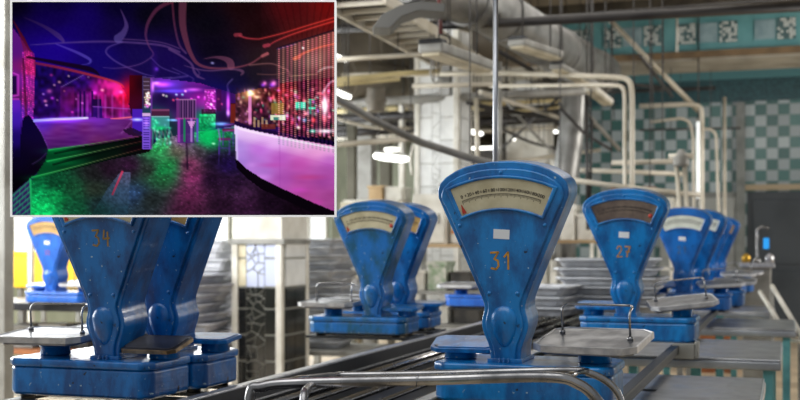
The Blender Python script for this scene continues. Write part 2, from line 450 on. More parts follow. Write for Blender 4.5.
PLT = mat('worn_platter_metal', (150, 152, 158), .28, .9, (112, 114, 120), 14, .35, .65, rough2=.42)
TANM = mat('tarnished_edge_metal', (168, 146, 116), .35, .8, (120, 102, 80), 20, .4, .6)
PAN = mat('brown_edged_steel', (84, 84, 92), .35, .6, (58, 56, 62), 10, .4, .6)
ZR = .99; ZL = .965
make_scale(512, 362, 3.13, 'nearest blue dial scale, cream dial, orange 31 painted on front, grey platter on its right', 'scale' and ZR, .115, 1, '31', ORANGE, CREAM, B1, ALU, None, True, True, .14, pan_rz=.1, plate_rz=-.12, ptilt=.2)
make_scale(628, 312, 5.05, 'blue dial scale with orange 27 below a sticker and a brown faded dial', ZR, .115, 1, '27', ORANGE, DIALB, B1, ALU, None, True, True, .10, needle=False, red=True, plate_rz=.22, proll=.11, sz=1.03)
make_scale(684, 291, 7.3, 'blue dial scale with white dial directly right of and behind the one marked 27', ZR, .115, 1, '21', MARK, DIALW, B5, ALUD, None, True, True, .08, needle=False, plate_rz=.2, proll=.06)
make_scale(700, 287, 7.75, 'blue dial scale whose right edge shows behind the white dial one', ZR, .115, 1, None, None, DIALW, B2, ALUD, None, False, False, .08, needle=False)
make_scale(710, 277, 9.5, 'small blue dial scale with a yellowish dial, second farthest of the right row', ZR, .115, 1, None, None, DIALG, B5, ALUD, None, True, False, .06, needle=False)
make_scale(719, 276, 9.95, 'farthest blue dial scale of the right row, mostly hidden behind its neighbour', ZR, .115, 1, None, None, DIALG, B5, ALUD, None, False, False, .06, needle=False)
make_scale(121, 358, 3.36, 'big dark blue dial scale at front left painted 34, white platter on its left', ZL+.010, .118, -1, '34', FADED, CREAM, B2, ALU, PAN, True, False, .06, pan_rz=.0, plate_rz=.1, numz=.355, numx=.012, ptilt=.24)
make_scale(174, 357, 3.60, 'dark blue dial scale close behind the one painted 34, blue pan at its right', ZL+.008, .116, -1, None, None, DIALG, B2, ALU, None, False, False, .05)
make_scale(378, 316, 5.38, 'worn blue dial scale with cream dial standing left of centre beside the tiled column', ZL, .09, -1, None, None, CREAM, B4, ALU, None, True, False, .05, red=True)
make_scale(403, 313, 5.76, 'blue dial scale tucked close behind the worn one left of centre', ZL, .09, -1, None, None, DIALG, B2, ALUD, None, False, False, .05)
make_scale(57, 289, 8.1, 'bright blue dial scale far at left in front of a yellow panel', ZL, .09, 1, '33', RED, DIALG, B3, ALUD, None, True, True, .10, needle=False, numsize=.03)
make_scale(494, 291, 7.6, 'blue dial scale half hidden behind the nearest one, its base peeking out at the left', ZL, .09, -1, None, None, CREAM, B3, ALUD, None, False, False, .05)

# ---------------------------------------------------------------- room
TILE = checker_mat('green_checker_tile', (160, 172, 176), (74, 112, 110), .155)
TEALB = mat('teal_wall_paint', (112, 172, 178), .45, 0, (92, 150, 156), 3, .35, .65)
TEALD = mat('dark_teal_mosaic', (44, 82, 88), .4, 0, (26, 54, 62), 30, .4, .6)
PLASTER = mat('ceiling_plaster', (150, 142, 126), .85, 0, (104, 96, 80), 1.2, .35, .7)
FARW = mat('far_hall_plaster', (120, 118, 106), .85, 0, (74, 72, 62), 1.4, .35, .65)
FLOORM = mat('worn_floor', (206, 188, 160), .6, 0, (160, 142, 118), 2.2, .35, .7, rough2=.45)
LEFTW = mat('left_wall_plaster', (190, 200, 184), .8, 0, (160, 172, 156), 2, .4, .7)
DOORM = mat('dark_door_metal', (62, 68, 74), .45, .2, (48, 54, 60), 2, .4, .7)
FRAMEM = mat('grey_frame_paint', (120, 124, 122), .55, 0, (96, 100, 98), 6, .4, .7)

structure('floor', MB().box(-8, 6, -3, 25.2, -.12, 0), FLOORM)
structure('ceiling', MB().box(-8, 6, 4, 25.2, 3.8, 3.95), PLASTER)
# tiled end wall with a door opening at the right
X_D0 = PZ(747, 334, 0).x; X_D1 = X_D0+.83
mb = MB()
mb.box(-3.0, X_D0, 17, 17.2, 0, 3.8).box(X_D1, 5, 17, 17.2, 0, 3.8).box(X_D0, X_D1, 17, 17.2, 2.02, 3.8)
structure('wall_back', mb, TILE)
structure('wall_far', MB().box(-8, -3.0, 25, 25.2, 0, 3.8), FARW)
structure('wall_side', MB().box(-3.2, -3.0, 17.2, 25, 0, 3.8), FARW)
mb = MB(); mb.box(-7.2, -7, -1, 25, 0, 1.0).box(-7.2, -7, -1, 25, 3.3, 3.8).box(-7.2, -7, 17.2, 25, 1.0, 3.3).box(-7.2, -7, -1, 1.5, 1, 3.3)
for y in (4.2, 7.4, 10.6, 13.8): mb.box(-7.2, -7, y, y+.5, 1.0, 3.3)
structure('wall_left', mb, LEFTW)
for i, (a, b) in enumerate(((1.5, 4.2), (4.7, 7.4), (7.9, 10.6), (11.1, 13.8), (14.3, 17.2))):
    mb = MB()
    for k in range(5): y = a+(b-a-.06)*k/4; mb.box(-7.12, -7.06, y, y+.06, 1.0, 3.3)
    for z in (1.0, 1.75, 2.5, 3.24): mb.box(-7.115, -7.065, a, b, z, z+.06)
    w = structure('window_%d' % (i+1), mb, WHITEP)
    GL = mat('sunlit_frosted_glass', (235, 245, 240), .5, 0, emit=(250, 253, 255), estr=1.3)
    g = MB().box(-7.095, -7.09, a, b, 1.0, 3.3).build('glass', GL, w)
# dark teal mosaic band and teal crown at the head of the tiled wall
structure('trim_1', MB().box(-3.0, 5, 16.96, 17.0, 3.30, 3.62), TEALD)
structure('trim_2', MB().box(-3.0, 5, 16.94, 17.0, 3.62, 3.8), mat('dull_teal_paint', (70, 118, 124), .5))
structure('trim_3', MB().box(X_D0-.12, 5, 16.93, 17.0, 2.04, 2.12), mat('tan_ledge', (150, 136, 112), .6))
structure('trim_4', MB().box(X_D0-.14, X_D0-.02, 16.9, 17.0, 0, 3.28).box(X_D0-1.2, X_D0-.14, 16.93, 17.0, 1.94, 2.02), FRAMEM)
structure('trim_5', MB().box(X_D0-1.2, X_D0-.14, 16.94, 17.0, 0, 1.94), mat('grey_lower_wall', (150, 154, 152), .6, 0, (128, 130, 128), 3))
d = structure('door_1', MB().box(X_D0, X_D1, 17.02, 17.07, 0, 2.02), DOORM, .004)
MB().box(X_D0+.08, X_D1-.08, 16.995, 17.02, .15, .9).box(X_D0+.08, X_D1-.08, 16.995, 17.02, 1.0, 1.9).build('door_panel', DOORM, d, .006)
w = structure('window_6', MB().box(X_D1+.05, X_D1+.1, 16.95, 17, .8, 2.0).box(X_D1+.5, X_D1+.55, 16.95, 17, .8, 2.0).box(X_D1+.05, X_D1+.55, 16.95, 17, 1.97, 2.02).box(X_D1+.05, X_D1+.55, 16.95, 17, .78, .82).box(X_D1+.05, X_D1+.55, 16.96, 17, 1.37, 1.41), FRAMEM)
MB().box(X_D1+.1, X_D1+.5, 16.985, 16.999, .82, 1.97).build('pane', mat('lit_frosted_pane', (190, 205, 215), .5, emit=(170, 190, 200), estr=.55), w)

# teal beam with its frieze
structure('trim_6', MB().box(-4.6, 5, 13, 13.9, 3.40, 3.8), TEALB)
structure('trim_7', MB().box(-4.6, 5, 12.95, 13.93, 3.33, 3.40), mat('brown_beam_edge', (134, 112, 84), .7, 0, (110, 92, 70), 5))
structure('trim_8', MB().box(-4.6, 5, 13.0, 13.9, 3.30, 3.33), mat('beam_soffit', (172, 168, 156), .8, 0, (140, 136, 124), 2))
MW = mat('frieze_white', (214, 222, 220), .5); MK = mat('frieze_dark', (84, 112, 116), .5); MG = mat('frieze_grey', (150, 176, 184), .5, 0, (128, 156, 166), 8)
fr = thing('frieze', 'teal frieze on the ceiling beam set with grey squares and black and white mosaic', 'frieze', (0, 13, 3.6))
rr = random.Random(3)
x = -4.2
while x < 3.6:
    cells = rr.choice([(0, 1, 0), (1, 0), (0, 1, 0), (0, 1)])
    for c in cells:
        if c:
            MB().box(x, x+.21, -.012, 0, -.105, .105).build('grey_square', MG, fr); x += .23
        else:
            dk = MB().box(x, x+.19, -.008, 0, -.115, .115).build('dark_mosaic', MK, fr); wh = MB()
            for i in range(6):
                for j in range(7):
                    if rr.random() < .45 + .25*((i+j) % 2): wh.box(x+.004+i*.031, x+.03+i*.031, -.013, -.007, -.11+j*.032, -.084+j*.032)
            wh.box(x, x+.19, -.0075, -.004, -.115, .115).build('white_mosaic', MW, dk); x += .21
    x += .16

# ---------------------------------------------------------------- tiled columns
MARB = mat('white_tile', (232, 234, 234), .2, 0, (214, 216, 216), 5, .4, .65, coat=.3)
BLKT = mat('black_glass_tile', (16, 18, 20), .12, 0, (26, 28, 30), 5, .4, .65, coat=.4)
GROUT = mat('grey_grout', (150, 150, 142), .8)
LILAC = mat('lilac_tile', (196, 204, 232), .22, coat=.3)
CREMT = mat('cream_tile', (226, 220, 196), .3, 0, (208, 198, 168), 5)
GRNT = mat('green_tile', (110, 150, 110), .3)
def voronoi_cells(mb, x0, x1, z0, z1, n, y, gap, seed, M=None, th=.012):
    r = random.Random(seed); pts = [(r.uniform(x0, x1), r.uniform(z0, z1)) for _ in range(n)]
    for i, p in enumerate(pts):
        poly = [(x0, z0), (x1, z0), (x1, z1), (x0, z1)]
        for j, q in enumerate(pts):
            if i == j: continue
            nx, nz = q[0]-p[0], q[1]-p[1]; L = math.hypot(nx, nz)
            if L < 1e-6: continue
            nx /= L; nz /= L; c = nx*(p[0]+q[0])/2+nz*(p[1]+q[1])/2-gap
            out = []
            for a, b in zip(poly, poly[1:]+poly[:1]):
                da = a[0]*nx+a[1]*nz-c; db = b[0]*nx+b[1]*nz-c
                if da <= 0: out.append(a)
                if da*db < 0: t = da/(da-db); out.append((a[0]+(b[0]-a[0])*t, a[1]+(b[1]-a[1])*t))
            poly = out
            if len(poly) < 3: break
        if len(poly) >= 3: mb.prism(poly, y-th, y, M)
def column(p, w, dp, label, split, seed, upper_plain):
    t = thing('tiled_column', label, 'column', (p.x, p.y, 0))
    MB().box(-w/2, w/2, 0, dp, 0, 3.8).build('core', GROUT if not upper_plain else GROUT, t)
    up, blk, mos, lil, sid = MB(), MB(), MB(), MB(), MB()
    z0, z1 = split
    a, b = (-w/2+.28*w, -w/2+.64*w) if upper_plain else (-w/2+.40*w, -w/2+.58*w)
    g = .004 if not upper_plain else .0075
    L0, R0 = -w/2+.03, w/2-.03
    # black lower part: rows of tiles left and right, crazy paving in the middle strip
    z = 0
    while z < z0-.05:
        h = min(.2, z0-z)
        blk.box(L0, a-g, -.012, 0, z+g, z+h-g); blk.box(b+g, R0, -.012, 0, z+g, z+h-g)
        blk.box(w/2, w/2+.012, .04, dp*.45, z+g, z+h-g); blk.box(w/2, w/2+.012, dp*.47, dp-.04, z+g, z+h-g); z += h
    voronoi_cells(blk, a, b, 0, z0, 40, 0, g*.7, seed)
    blk.build('black_tiles', BLKT, t)
    top = z1 if upper_plain else 3.8
    z = z0
    while z < top-.05:
        h = min(.22, top-z)
        up.box(L0, a-g, -.012, 0, z+g, z+h-g); lil.box(b+g, R0, -.012, 0, z+g, z+h-g)
        sid.box(w/2, w/2+.012, .04, dp-.04, z+g, z+h-g); z += h
    voronoi_cells(mos, a, b, z0, top, int(6+(top-z0)*20) if upper_plain else 60, 0, g*.7, seed+1)
    up.build('cream_tiles', CREMT if upper_plain else MARB, t); lil.build('white_tiles', LILAC if upper_plain else MARB, t)
    mos.build('broken_tiles', LILAC if upper_plain else MARB, t); sid.build('side_tiles', MARB, t)
    if upper_plain:
        MB().box(-w/2-.005, w/2+.005, -.02, dp+.01, z1, 3.8).build('plaster', WHITEP, t, .005)
        MB().box(-w/2-.03, w/2+.03, -.04, dp+.02, z1-.01, z1+.03).build('ledge', GREYP, t, .005)
    e = MB()
    for x in (-w/2-.005, w/2-.045): e.box(x, x+.05, -.03, .02, 0, z1 if upper_plain else 3.8)
    e.box(w/2, w/2+.02, dp-.045, dp+.005, 0, z1 if upper_plain else 3.8)
    e.build('corner_angle', WHITEP, t, .004)
    return t
p = P(258, 242, 8.8)
column(p, .41, .46, 'square column with black broken tiles below and pale tiles above', (1.31-45/1150*8.8, 1.31-1/1150*8.8), 5, True)
p = P(437, 242, 11)
column(p, .43, .40, 'white tiled column rising to the ceiling behind the nearest scale', (.3, 3.8), 9, False)
p = P(527, 242, 16)
column(p, .46, .4, 'distant pale column seen just above the nearest scale', (.3, 3.8), 19, False)

# ---------------------------------------------------------------- conveyor frame under the two rows of scales
BLKM = mat('black_frame_paint', (34, 35, 38), .45, .2)
cv = thing('conveyor', 'long dark steel conveyor trough running back between two rows of blue scales', 'conveyor', (-1.28, 2.0, 0))
def rel(mb, x0, x1, y0, y1, z0, z1): return mb.box(x0+1.28, x1+1.28, y0-2, y1-2, z0, z1)
Y0, Y1 = 1.7, 10.6
rel(MB(), -1.60, -.95, Y0, Y1, .76, .772).build('trough_floor', DSTEEL, cv)
for x in (-1.60, -.97):
    m = MB(); rel(m, x, x+.008, Y0, Y1, .772, .862); m.build('side_wall', DARK, cv)
    m = MB(); rel(m, x-.022, x+.012, Y0, Y1, .862, .870); m.build('lip', ALU, cv, .002)
    m = MB(); rel(m, x+.012, x+.02, Y0, Y1, .812, .818); m.build('wear_strip', ALU, cv, .001)
m = MB()
for x in (-1.645, -.88, -.46): m = MB(); rel(m, x-.018, x+.018, Y0, Y1, .84 if x == -.46 else .80, .856 if x == -1.645 else .875); m.build('support_rail', BLKM if x == -.46 else DSTEEL, cv, .004)
for i, x in enumerate((-1.50, -1.42, -1.31, -1.20, -1.09, -1.02)):
    m = MB(); m.tube([(x+1.28, Y0-2, .815), (x+1.28, Y1-2, .815)], .009 if i % 2 else .013, 8); m.build('guide_rod', CHROME, cv)
for i in range(9):
    y = 2.3+i*.95
    m = MB(); rel(m, -1.6, -.96, y, y+.05, .775, .80); m.build('cross_bar', DSTEEL, cv)
for i in range(5):
    y = 1.9+i*2.1
    m = MB(); rel(m, -1.66, -.43, y, y+.05, .70, .75); m.build('cross_beam', DSTEEL, cv)
    for x in (-1.63, -.46):
        m = MB(); rel(m, x-.025, x+.025, y, y+.05, 0, .80); m.build('leg', TEALP, cv)
for y, zt in ((2.87, .857), (3.18, .857), (5.05, .875), (5.42, .875), (7.40, .875)):
    m = MB(); rel(m, -2.14, -1.66, y-.11, y-.07, zt-.011, zt); rel(m, -2.14, -1.66, y+.07, y+.11, zt-.011, zt); rel(m, -2.14, -2.11, y-.07, y+.07, zt-.011, zt); rel(m, -1.665, -1.63, y-.11, y+.11, .84, zt); m.build('support_arm', DARK, cv)
# grey junction bracket hanging on the frame edge beside scale 27
m = MB(); q = P(684, 349, 4.85)
m.box(-.045, .045, -.03, .05, -.035, .03).box(.045, .06, -.025, .05, -.03, .04)
o = m.build('bracket', GREYP, None, .004); o.location = (q.x, q.y, q.z-.005); tag(o, 'small grey metal bracket under the right end of the scale marked 27', 'bracket')

# ---------------------------------------------------------------- guard rail in front
gr = thing('guard_rail', 'polished double tube guard rail curving across the bottom in front of the nearest scale', 'railing', P(430, 380, 2.7).to_tuple()[:2]+(0,))
org = Vector(gr.location)
def G(px, py, D): return P(px, py, D)-org
zr = P(430, 381, 2.62).z
def pathz(pts): return [Vector((v.x, v.y, z)) for v, z in pts]
a = [G(246, 466, 2.62), G(250, 396, 2.62), G(262, 387, 2.62), G(300, 383, 2.62), G(430, 380, 2.62), G(545, 377, 2.62), G(578, 384, 2.62), G(597, 400, 2.62), G(606, 420, 2.62), G(608, 450, 2.62), G(608, 500, 2.62), G(608, 815, 2.62)]
MB().tube(smooth_pts(a, 8), .0125, 14).build('front_tube', CHROME, gr)
a = [G(338, 375.5, 2.85), G(430, 374, 2.85), G(560, 370.5, 2.85), G(592, 374, 2.85), G(614, 388, 2.85), G(623, 410, 2.85), G(627, 450, 2.85), G(627, 520, 2.85), G(627, 768, 2.85)]
MB().tube(smooth_pts(a, 8), .0095, 14).build('rear_tube', CHROME, gr)
a = [G(338, 375.5, 2.85), G(300, 379, 2.75), G(276, 384.5, 2.64)]
MB().tube(a, .0095, 12).build('corner_tube', CHROME, gr)
for p0, p1 in (((458, 375), (428, 380)), ((587, 371), (560, 377.5))):
    MB().tube([G(*p0, 2.85), G(*p1, 2.63)], .008, 10).build('cross_tube', CHROME, gr)
MB().tube([G(416, 380.3, 2.62), G(418.5, 380.3, 2.62)], .0140, 14).build('joint_sleeve', CHROME, gr)
MB().tube(smooth_pts([G(318, 384, 2.65), G(308, 388, 2.58), G(304, 396, 2.52), G(303, 425, 2.5), G(303, 485, 2.5)], 6), .0095, 12).build('rail_leg', CHROME, gr)
# ---------------------------------------------------------------- steel tables at the right
def table(x0, x1, y0, y1, z, label, lm, shelf=True):
    t = thing('steel_table', label, 'table', ((x0+x1)/2, (y0+y1)/2, 0)); w = (x1-x0)/2; d = (y1-y0)/2
    MB().box(-w, w, -d, d, z-.012, z).box(-w, w, -d-.004, -d+.012, z-.05, z-.012).box(w-.012, w+.004, -d, d, z-.05, z-.012).build('table_top', STEEL, t, .006)
    for sx in (-1, 1):
        for sy in (-1, 1):
            cx, cy = sx*(w-.05), sy*(d-.05)
            MB().box(cx-.022, cx+.022, cy-.022, cy+.022, 0, z-.012).build('leg', lm, t, .003)
    if shelf:
        m = MB(); m.box(-w+.05, w-.05, -d+.04, -d+.06, .18, .21).box(-w+.05, w-.05, d-.06, d-.04, .18, .21); m.build('stretcher', lm, t)
    return t
table(-.84, -.09, 3.72, 4.52, .80, 'nearest stainless steel table at the bottom right corner', TEALP)
table(-.84, -.04, 5.25, 6.25, .80, 'middle stainless steel table of three at the right, teal legs', TEALP)
table(-.84, .03, 7.1, 8.0, .80, 'stainless table farthest from the camera at the right, long teal legs', TEALP)
table(-.84, -.12, 8.9, 9.8, .79, 'small steel side table beside the farthest scales', GREYP)
# handrail
t = thing('slanted_handrail', 'pair of slanted white painted rails at the right edge', 'railing', P(775, 345, 8.2).to_tuple()[:2]+(0,))
o3 = Vector(t.location)
for a, b in (((772, 286), (806, 343)), ((760, 292), (790, 340))):
    MB().tube([P(*a, 8.4)-o3, P(*b, 7.6)-o3], .016, 10).build('rail', WHITEP, t)
for a, z in (((800, 335), 7.7), ((772, 286), 8.4)):
    q = P(*a, z)-o3; MB().tube([q, (q.x, q.y, 0)], .014, 10).build('post', GREYP, t)
MB().tube([P(806, 343, 7.6)-o3, P(790, 340, 7.6)-o3], .014, 10).build('cross_rail', WHITEP, t)

# ---------------------------------------------------------------- stacked trays and papers
TRAYC = {}
def tray_mesh(w, d, h, m):
    k = (w, d, h, m.name)
    if k not in TRAYC:
        b = MB()
        def r(w_, d_, z, c): return [(x, y, z) for x, y in ((-w_+c, -d_), (w_-c, -d_), (w_, -d_+c), (w_, d_-c), (w_-c, d_), (-w_+c, d_), (-w_, d_-c), (-w_, -d_+c))]
        rings = [r(w/2-.055, d/2-.055, 0, .02), r(w/2-.045, d/2-.045, h*.25, .02), r(w/2, d/2, h*.82, .03), r(w/2+.006, d/2+.006, h*.82, .03), r(w/2+.006, d/2+.006, h, .03), r(w/2-.008, d/2-.008, h, .03), r(w/2-.035, d/2-.035, .008, .02)]
        v = [[b.bm.verts.new(p) for p in q] for q in rings]
        for a, c in zip(v, v[1:]):
            for i in range(8): b.bm.faces.new((a[i], a[(i+1) % 8], c[(i+1) % 8], c[i]))
        b.bm.faces.new(v[0][::-1]); b.bm.faces.new(v[-1])
        TRAYC[k] = b.mesh('tray', m)
    return TRAYC[k]
rt = random.Random(11)
def stack(px, D, z0, n, w, d, h, m, name, lab, cat, group, jit=.03, rot=.16, x=None):
    q = P(px, 242, D)
    for i in range(n):
        o = bpy.data.objects.new(name, tray_mesh(w, d, h, m)); C.objects.link(o)
        o.location = (q.x+rt.uniform(-jit, jit), q.y+rt.uniform(-jit, jit), z0+i*(h+.0015)); o.rotation_euler = (0, 0, rt.uniform(-rot, rot))
        o_ = ['bottom', 'second', 'third', 'fourth', 'fifth', 'sixth', 'seventh', 'eighth', 'ninth', 'tenth', 'eleventh', 'twelfth', 'thirteenth', 'fourteenth', 'fifteenth'][i] if i < n-1 else 'topmost'
        tag(o, '%s %s' % (o_, lab), cat, group)
stack(612, 7.1, .877, 6, .62, .44, .054, ALUD, 'tray', 'tray up in the wide metal stack touching scale 27', 'tray', 'metal trays stacked left of scale 27', .02, .1)
stack(549, 6.8, .877, 3, .33, .40, .058, ALUD, 'tray', 'tray up in the low metal stack by the nearest scale neck', 'tray', 'low stack of metal trays', .015, .12)
PAPER = mat('grey_folded_cloth', (188, 190, 196), .8, 0, (140, 142, 152), 8, .35, .65, bump=.4, bscale=14)
PAPERW = mat('white_folded_cloth', (240, 240, 244), .8, 0, (206, 208, 214), 8, .35, .65, bump=.4, bscale=14)
def stand(px, D, w, d, z, label):
    q = P(px, 242, D); t = thing('low_platform', label, 'platform', (q.x, q.y, 0))
    MB().box(-w/2, w/2, -d/2, d/2, z-.04, z).build('deck', GREYP, t, .004)
    for sx in (-1, 1):
        for sy in (-1, 1): MB().box(sx*(w/2-.05)-.03, sx*(w/2-.05)+.03, sy*(d/2-.05)-.03, sy*(d/2-.05)+.03, 0, z-.04).build('leg', GREYP, t)
stand(197, 9.1, .75, 1.1, .42, 'low grey platform under the grey bundles left of the black tiled column')
stack(190, 8.75, .422, 9, .42, .5, .07, PAPER, 'cloth_bundle', 'bundle up in the grey folded stack left of the column', 'bundle', 'grey folded bundles', .03, .2)
stack(209, 9.35, .422, 12, .42, .5, .074, PAPERW, 'cloth_bundle', 'bundle up in the white folded stack touching the column', 'bundle', 'white folded bundles', .035, .2)
stand(325, 9.8, .9, .8, .42, 'low grey platform behind the worn left scale')
stack(325, 9.8, .422, 14, .46, .5, .064, ALUD, 'tray', 'tray up in the tall stack right of the black tiled column', 'tray', 'tall stack right of column', .03, .25)
stack(345, 11.4, .422, 9, .6, .5, .08, ALUD, 'tray', 'tray up in the far stack behind the worn scale, by the window', 'tray', 'far stack by the window', .03, .2)
stand(345, 11.4, .9, .6, .42, 'low grey platform far behind, by the left windows')

# ---------------------------------------------------------------- boxes, cabinets, racks
def cabinet(px0, px1, py0, py1, D, dp, name, label, cat, m, lid=None, doors=1, z0=None):
    a = P(px0, py0, D); b = P(px1, py1, D); w = (b-a).to_2d().length; zt = a.z; zb = b.z if z0 is None else z0
    c = (a+b)/2
    t = thing(name, label, cat, (c.x, c.y+dp/2, zb)); h = zt-zb
    MB().box(-w/2, w/2, -dp/2, dp/2, 0, h).build('body', m, t, .006)
    if lid: MB().box(-w/2-.012, w/2+.012, -dp/2-.012, dp/2+.012, h*.86, h+.004).build('lid', lid, t, .004)
    elif doors:
        for i in range(doors):
            x0 = -w/2+.01+i*(w-.01)/doors; x1 = x0+(w-.01)/doors-.01
            d = MB().box(x0, x1, -dp/2-.014, -dp/2, .01, h-.01).build('door', m, t, .004)
            MB().box(x1-.05, x1-.035, -dp/2-.03, -dp/2-.014, h*.4, h*.6).build('handle', GREYP, d, .003)
    return t
def rack(px0, px1, D, zs, label, m=GREYP, board=WOOD, dp=.5, top=None):
    a = P(px0, 242, D); b = P(px1, 242, D); w = (b-a).to_2d().length; c = (a+b)/2
    t = thing('shelf_rack', label, 'rack', (c.x, c.y+dp/2, 0))
    for z in zs: MB().box(-w/2, w/2, -dp/2, dp/2, z-.03, z).build('shelf', board if z == zs[-1] else m, t, .003)
    for sx in (-1, 1):
        for sy in (-1, 1):
            x = sx*(w/2-.02); y = sy*(dp/2-.02); MB().box(x-.02, x+.02, y-.02, y+.02, 0, zs[-1]-.03 if top is None else top).build('post', m, t)
    return t
ZS = 1.31-2/1150*9.6
rack(402, 492, 9.6, (.35, .62, .9, ZS), 'grey shelf rack with a wooden top board behind the middle scales', GREYP, WOOD)
cabinet(412, 446, 194, 240, 9.75, .35, 'cabinet', 'white metal cabinet on the wooden board, left one of the pair', 'cabinet', WHITEP, z0=ZS+.001)
cab = cabinet(449, 486, 190, 240, 9.75, .35, 'cabinet', 'white metal cabinet with an orange warning triangle beside the nearest scale head', 'cabinet', WHITEP, z0=ZS+.001)
q = P(453, 230, 9.73)-Vector(cab.location)
MB().prism([(-.035, -.028), (.035, -.028), (0, .036)], -.175-.019, -.175-.014, Matrix.Translation((q.x, 0, q.z))).build('warning_triangle', mat('warning_orange', (222, 140, 60), .5), cab)
DK = mat('dark_crate', (44, 42, 40), .6, 0, (70, 66, 60), 9, .45, .6)
for px0, px1, z, h, m, lb in ((408, 424, .901, .16, WHITEP, 'white carton on the upper rack shelf, leftmost'), (427, 446, .901, .24, mat('printed_green_carton', (150, 170, 140), .7, 0, (210, 210, 200), 16, .4, .6), 'pale green printed carton on the upper rack shelf'), (450, 470, .901, .15, DK, 'dark crate on the upper rack shelf beside the nearest scale'),
                            (408, 430, .621, .18, DK, 'dark crate on the lower rack shelf, left'), (433, 448, .621, .14, WHITEP, 'small white carton on the lower rack shelf'), (453, 480, .621, .19, DK, 'dark crate on the lower rack shelf, right')):
    a = P(px0, 242, 9.85); b = P(px1, 242, 9.85)
    cabinet(px0, px1, 242-(z+h-1.31)*1150/9.75, 240, 9.75, .26, 'carton', lb, 'box', m, m, 0, z0=z)
ZT = 1.31+40/1150*10.8
rack(338, 404, 10.8, (.5, 1.0, ZT), 'cream painted rack carrying pale boxes behind the worn left scale', CREAMP, CREAMP)
cabinet(342, 400, 200, 216, 10.95, .36, 'carton', 'wide white carton on the cream rack left of the tiled column', 'box', WHITEP, WHITEP, 0, z0=ZT)
zz = P(342, 200, 10.95).z+.006
cabinet(384, 402, 187, 200, 11.0, .3, 'carton', 'small white carton topmost beside the tiled column', 'box', WHITEP, WHITEP, 0, z0=zz)
cabinet(368, 382, 186, 200, 11.0, .26, 'carton', 'small tan carton topmost, below the lit hanging lamp', 'box', CARD, CARD, 0, z0=zz)
ZW = 1.31-8/1150*10.5
cabinet(343, 398, 219, 250, 10.95, .3, 'cabinet', 'white box unit on the lower shelf of the cream rack', 'cabinet', WHITEP, None, 2, z0=1.001)
# wooden work top behind the metal trays
rack(556, 632, 10.6, (.5, .9, 1.31+2/1150*10.6), 'wooden topped bench seen between the nearest scale and 27', GREYP, WOOD, .6)
zb = 1.31+2/1150*10.6+.001
cabinet(560, 574, 205, 240, 10.75, .3, 'carton', 'upright white carton on the wooden bench, left', 'box', WHITEP, WHITEP, 0, z0=zb)
cabinet(577, 592, 214, 240, 10.75, .3, 'carton', 'smaller white carton on the wooden bench, touching the head of 27', 'box', WHITEP, WHITEP, 0, z0=zb)
cabinet(598, 628, 200, 240, 10.75, .3, 'carton', 'white carton on the wooden bench hidden behind 27', 'box', WHITEP, WHITEP, 0, z0=zb)
rack(590, 672, 14, (.5, 1.0, 1.31+44/1150*14), 'far rack under the brown box above the scale marked 27', WHITEP, WHITEP, .6)
cabinet(612, 652, 187, 198, 14.2, .35, 'carton', 'orange brown flat box directly above the scale marked 27', 'box', BROWN, BROWN, 0, z0=1.31+44/1150*14+.001)
# crates on the floor behind the tables
for px0, px1, py0, lb in ((700, 714, 326, 'brown wooden crate on the floor seen under the steel tables, left'), (719, 735, 322, 'brown wooden crate on the floor seen under the steel tables, right')):
    cabinet(px0, px1, py0, 350, 11.5, .35, 'wooden_crate', lb, 'crate', BROWN, WOOD, 0, z0=0)
# yellow panel and posts on the left
q = P(46, 270, 9.6); t = thing('yellow_bin', 'bright yellow plastic bin behind the far left scale', 'bin', (q.x, q.y, 0))
w = 78/1150*9.6
MB().box(-w/2, w/2, 0, .4, P(0, 288, 9.6).z, P(0, 252, 9.6).z).build('tub', YELLOW, t, .01)
MB().box(-w/2-.01, w/2+.01, -.01, .41, P(0, 256, 9.6).z, P(0, 252, 9.6).z+.005).build('rim', YELLOW, t, .005)
for sx in (-1, 1):
    for yy in (.03, .35): MB().box(sx*(w/2-.04)-.02, sx*(w/2-.04)+.02, yy, yy+.03, 0, P(0, 288, 9.6).z).build('leg', GREYP, t)
for px, D, r, m, lb in ((3, 7.0, .045, GREYP, 'thick grey vertical post at the left edge'), (31, 9.4, .02, WHITEP, 'thin white post beside the far left scale')):
    q = P(px, 242, D); o = MB().box(-r, r, -r, r, 0, 3.8).build('post', m, None, .004); o.location = (q.x, q.y, 0); tag(o, lb, 'post')
# table carrying the far left scale + clutter
q = P(45, 300, 8.5)
t = thing('work_bench', 'dark metal bench carrying the far left blue scale', 'bench', (q.x, q.y, 0))
MB().box(-.55, .75, -.30, .45, .82, .875).build('bench_top', DSTEEL, t, .004)
MB().box(-.5, .7, -.25, .4, .5, .53).build('lower_shelf', BROWN, t, .004)
MB().box(-.5, .7, -.25, .4, .2, .23).build('lower_shelf', GREYP, t, .004)
for x in (-.5, .68):
    for y in (-.27, .4): MB().box(x-.025, x+.025, y-.025, y+.025, 0, .82).build('leg', GREYP, t)
for k, (px, m, lb) in enumerate(((10, GREYP, 'grey carton on the shelf below the far left scale, leftmost'), (38, WHITEP, 'white carton on the shelf below the far left scale'), (66, DK, 'dark crate on the shelf below the far left scale'))):
    cabinet(px, px+24, 242+(1.31-.70)*1150/8.45, 300, 8.45, .25, 'carton', lb, 'box', m, m, 0, z0=.531)

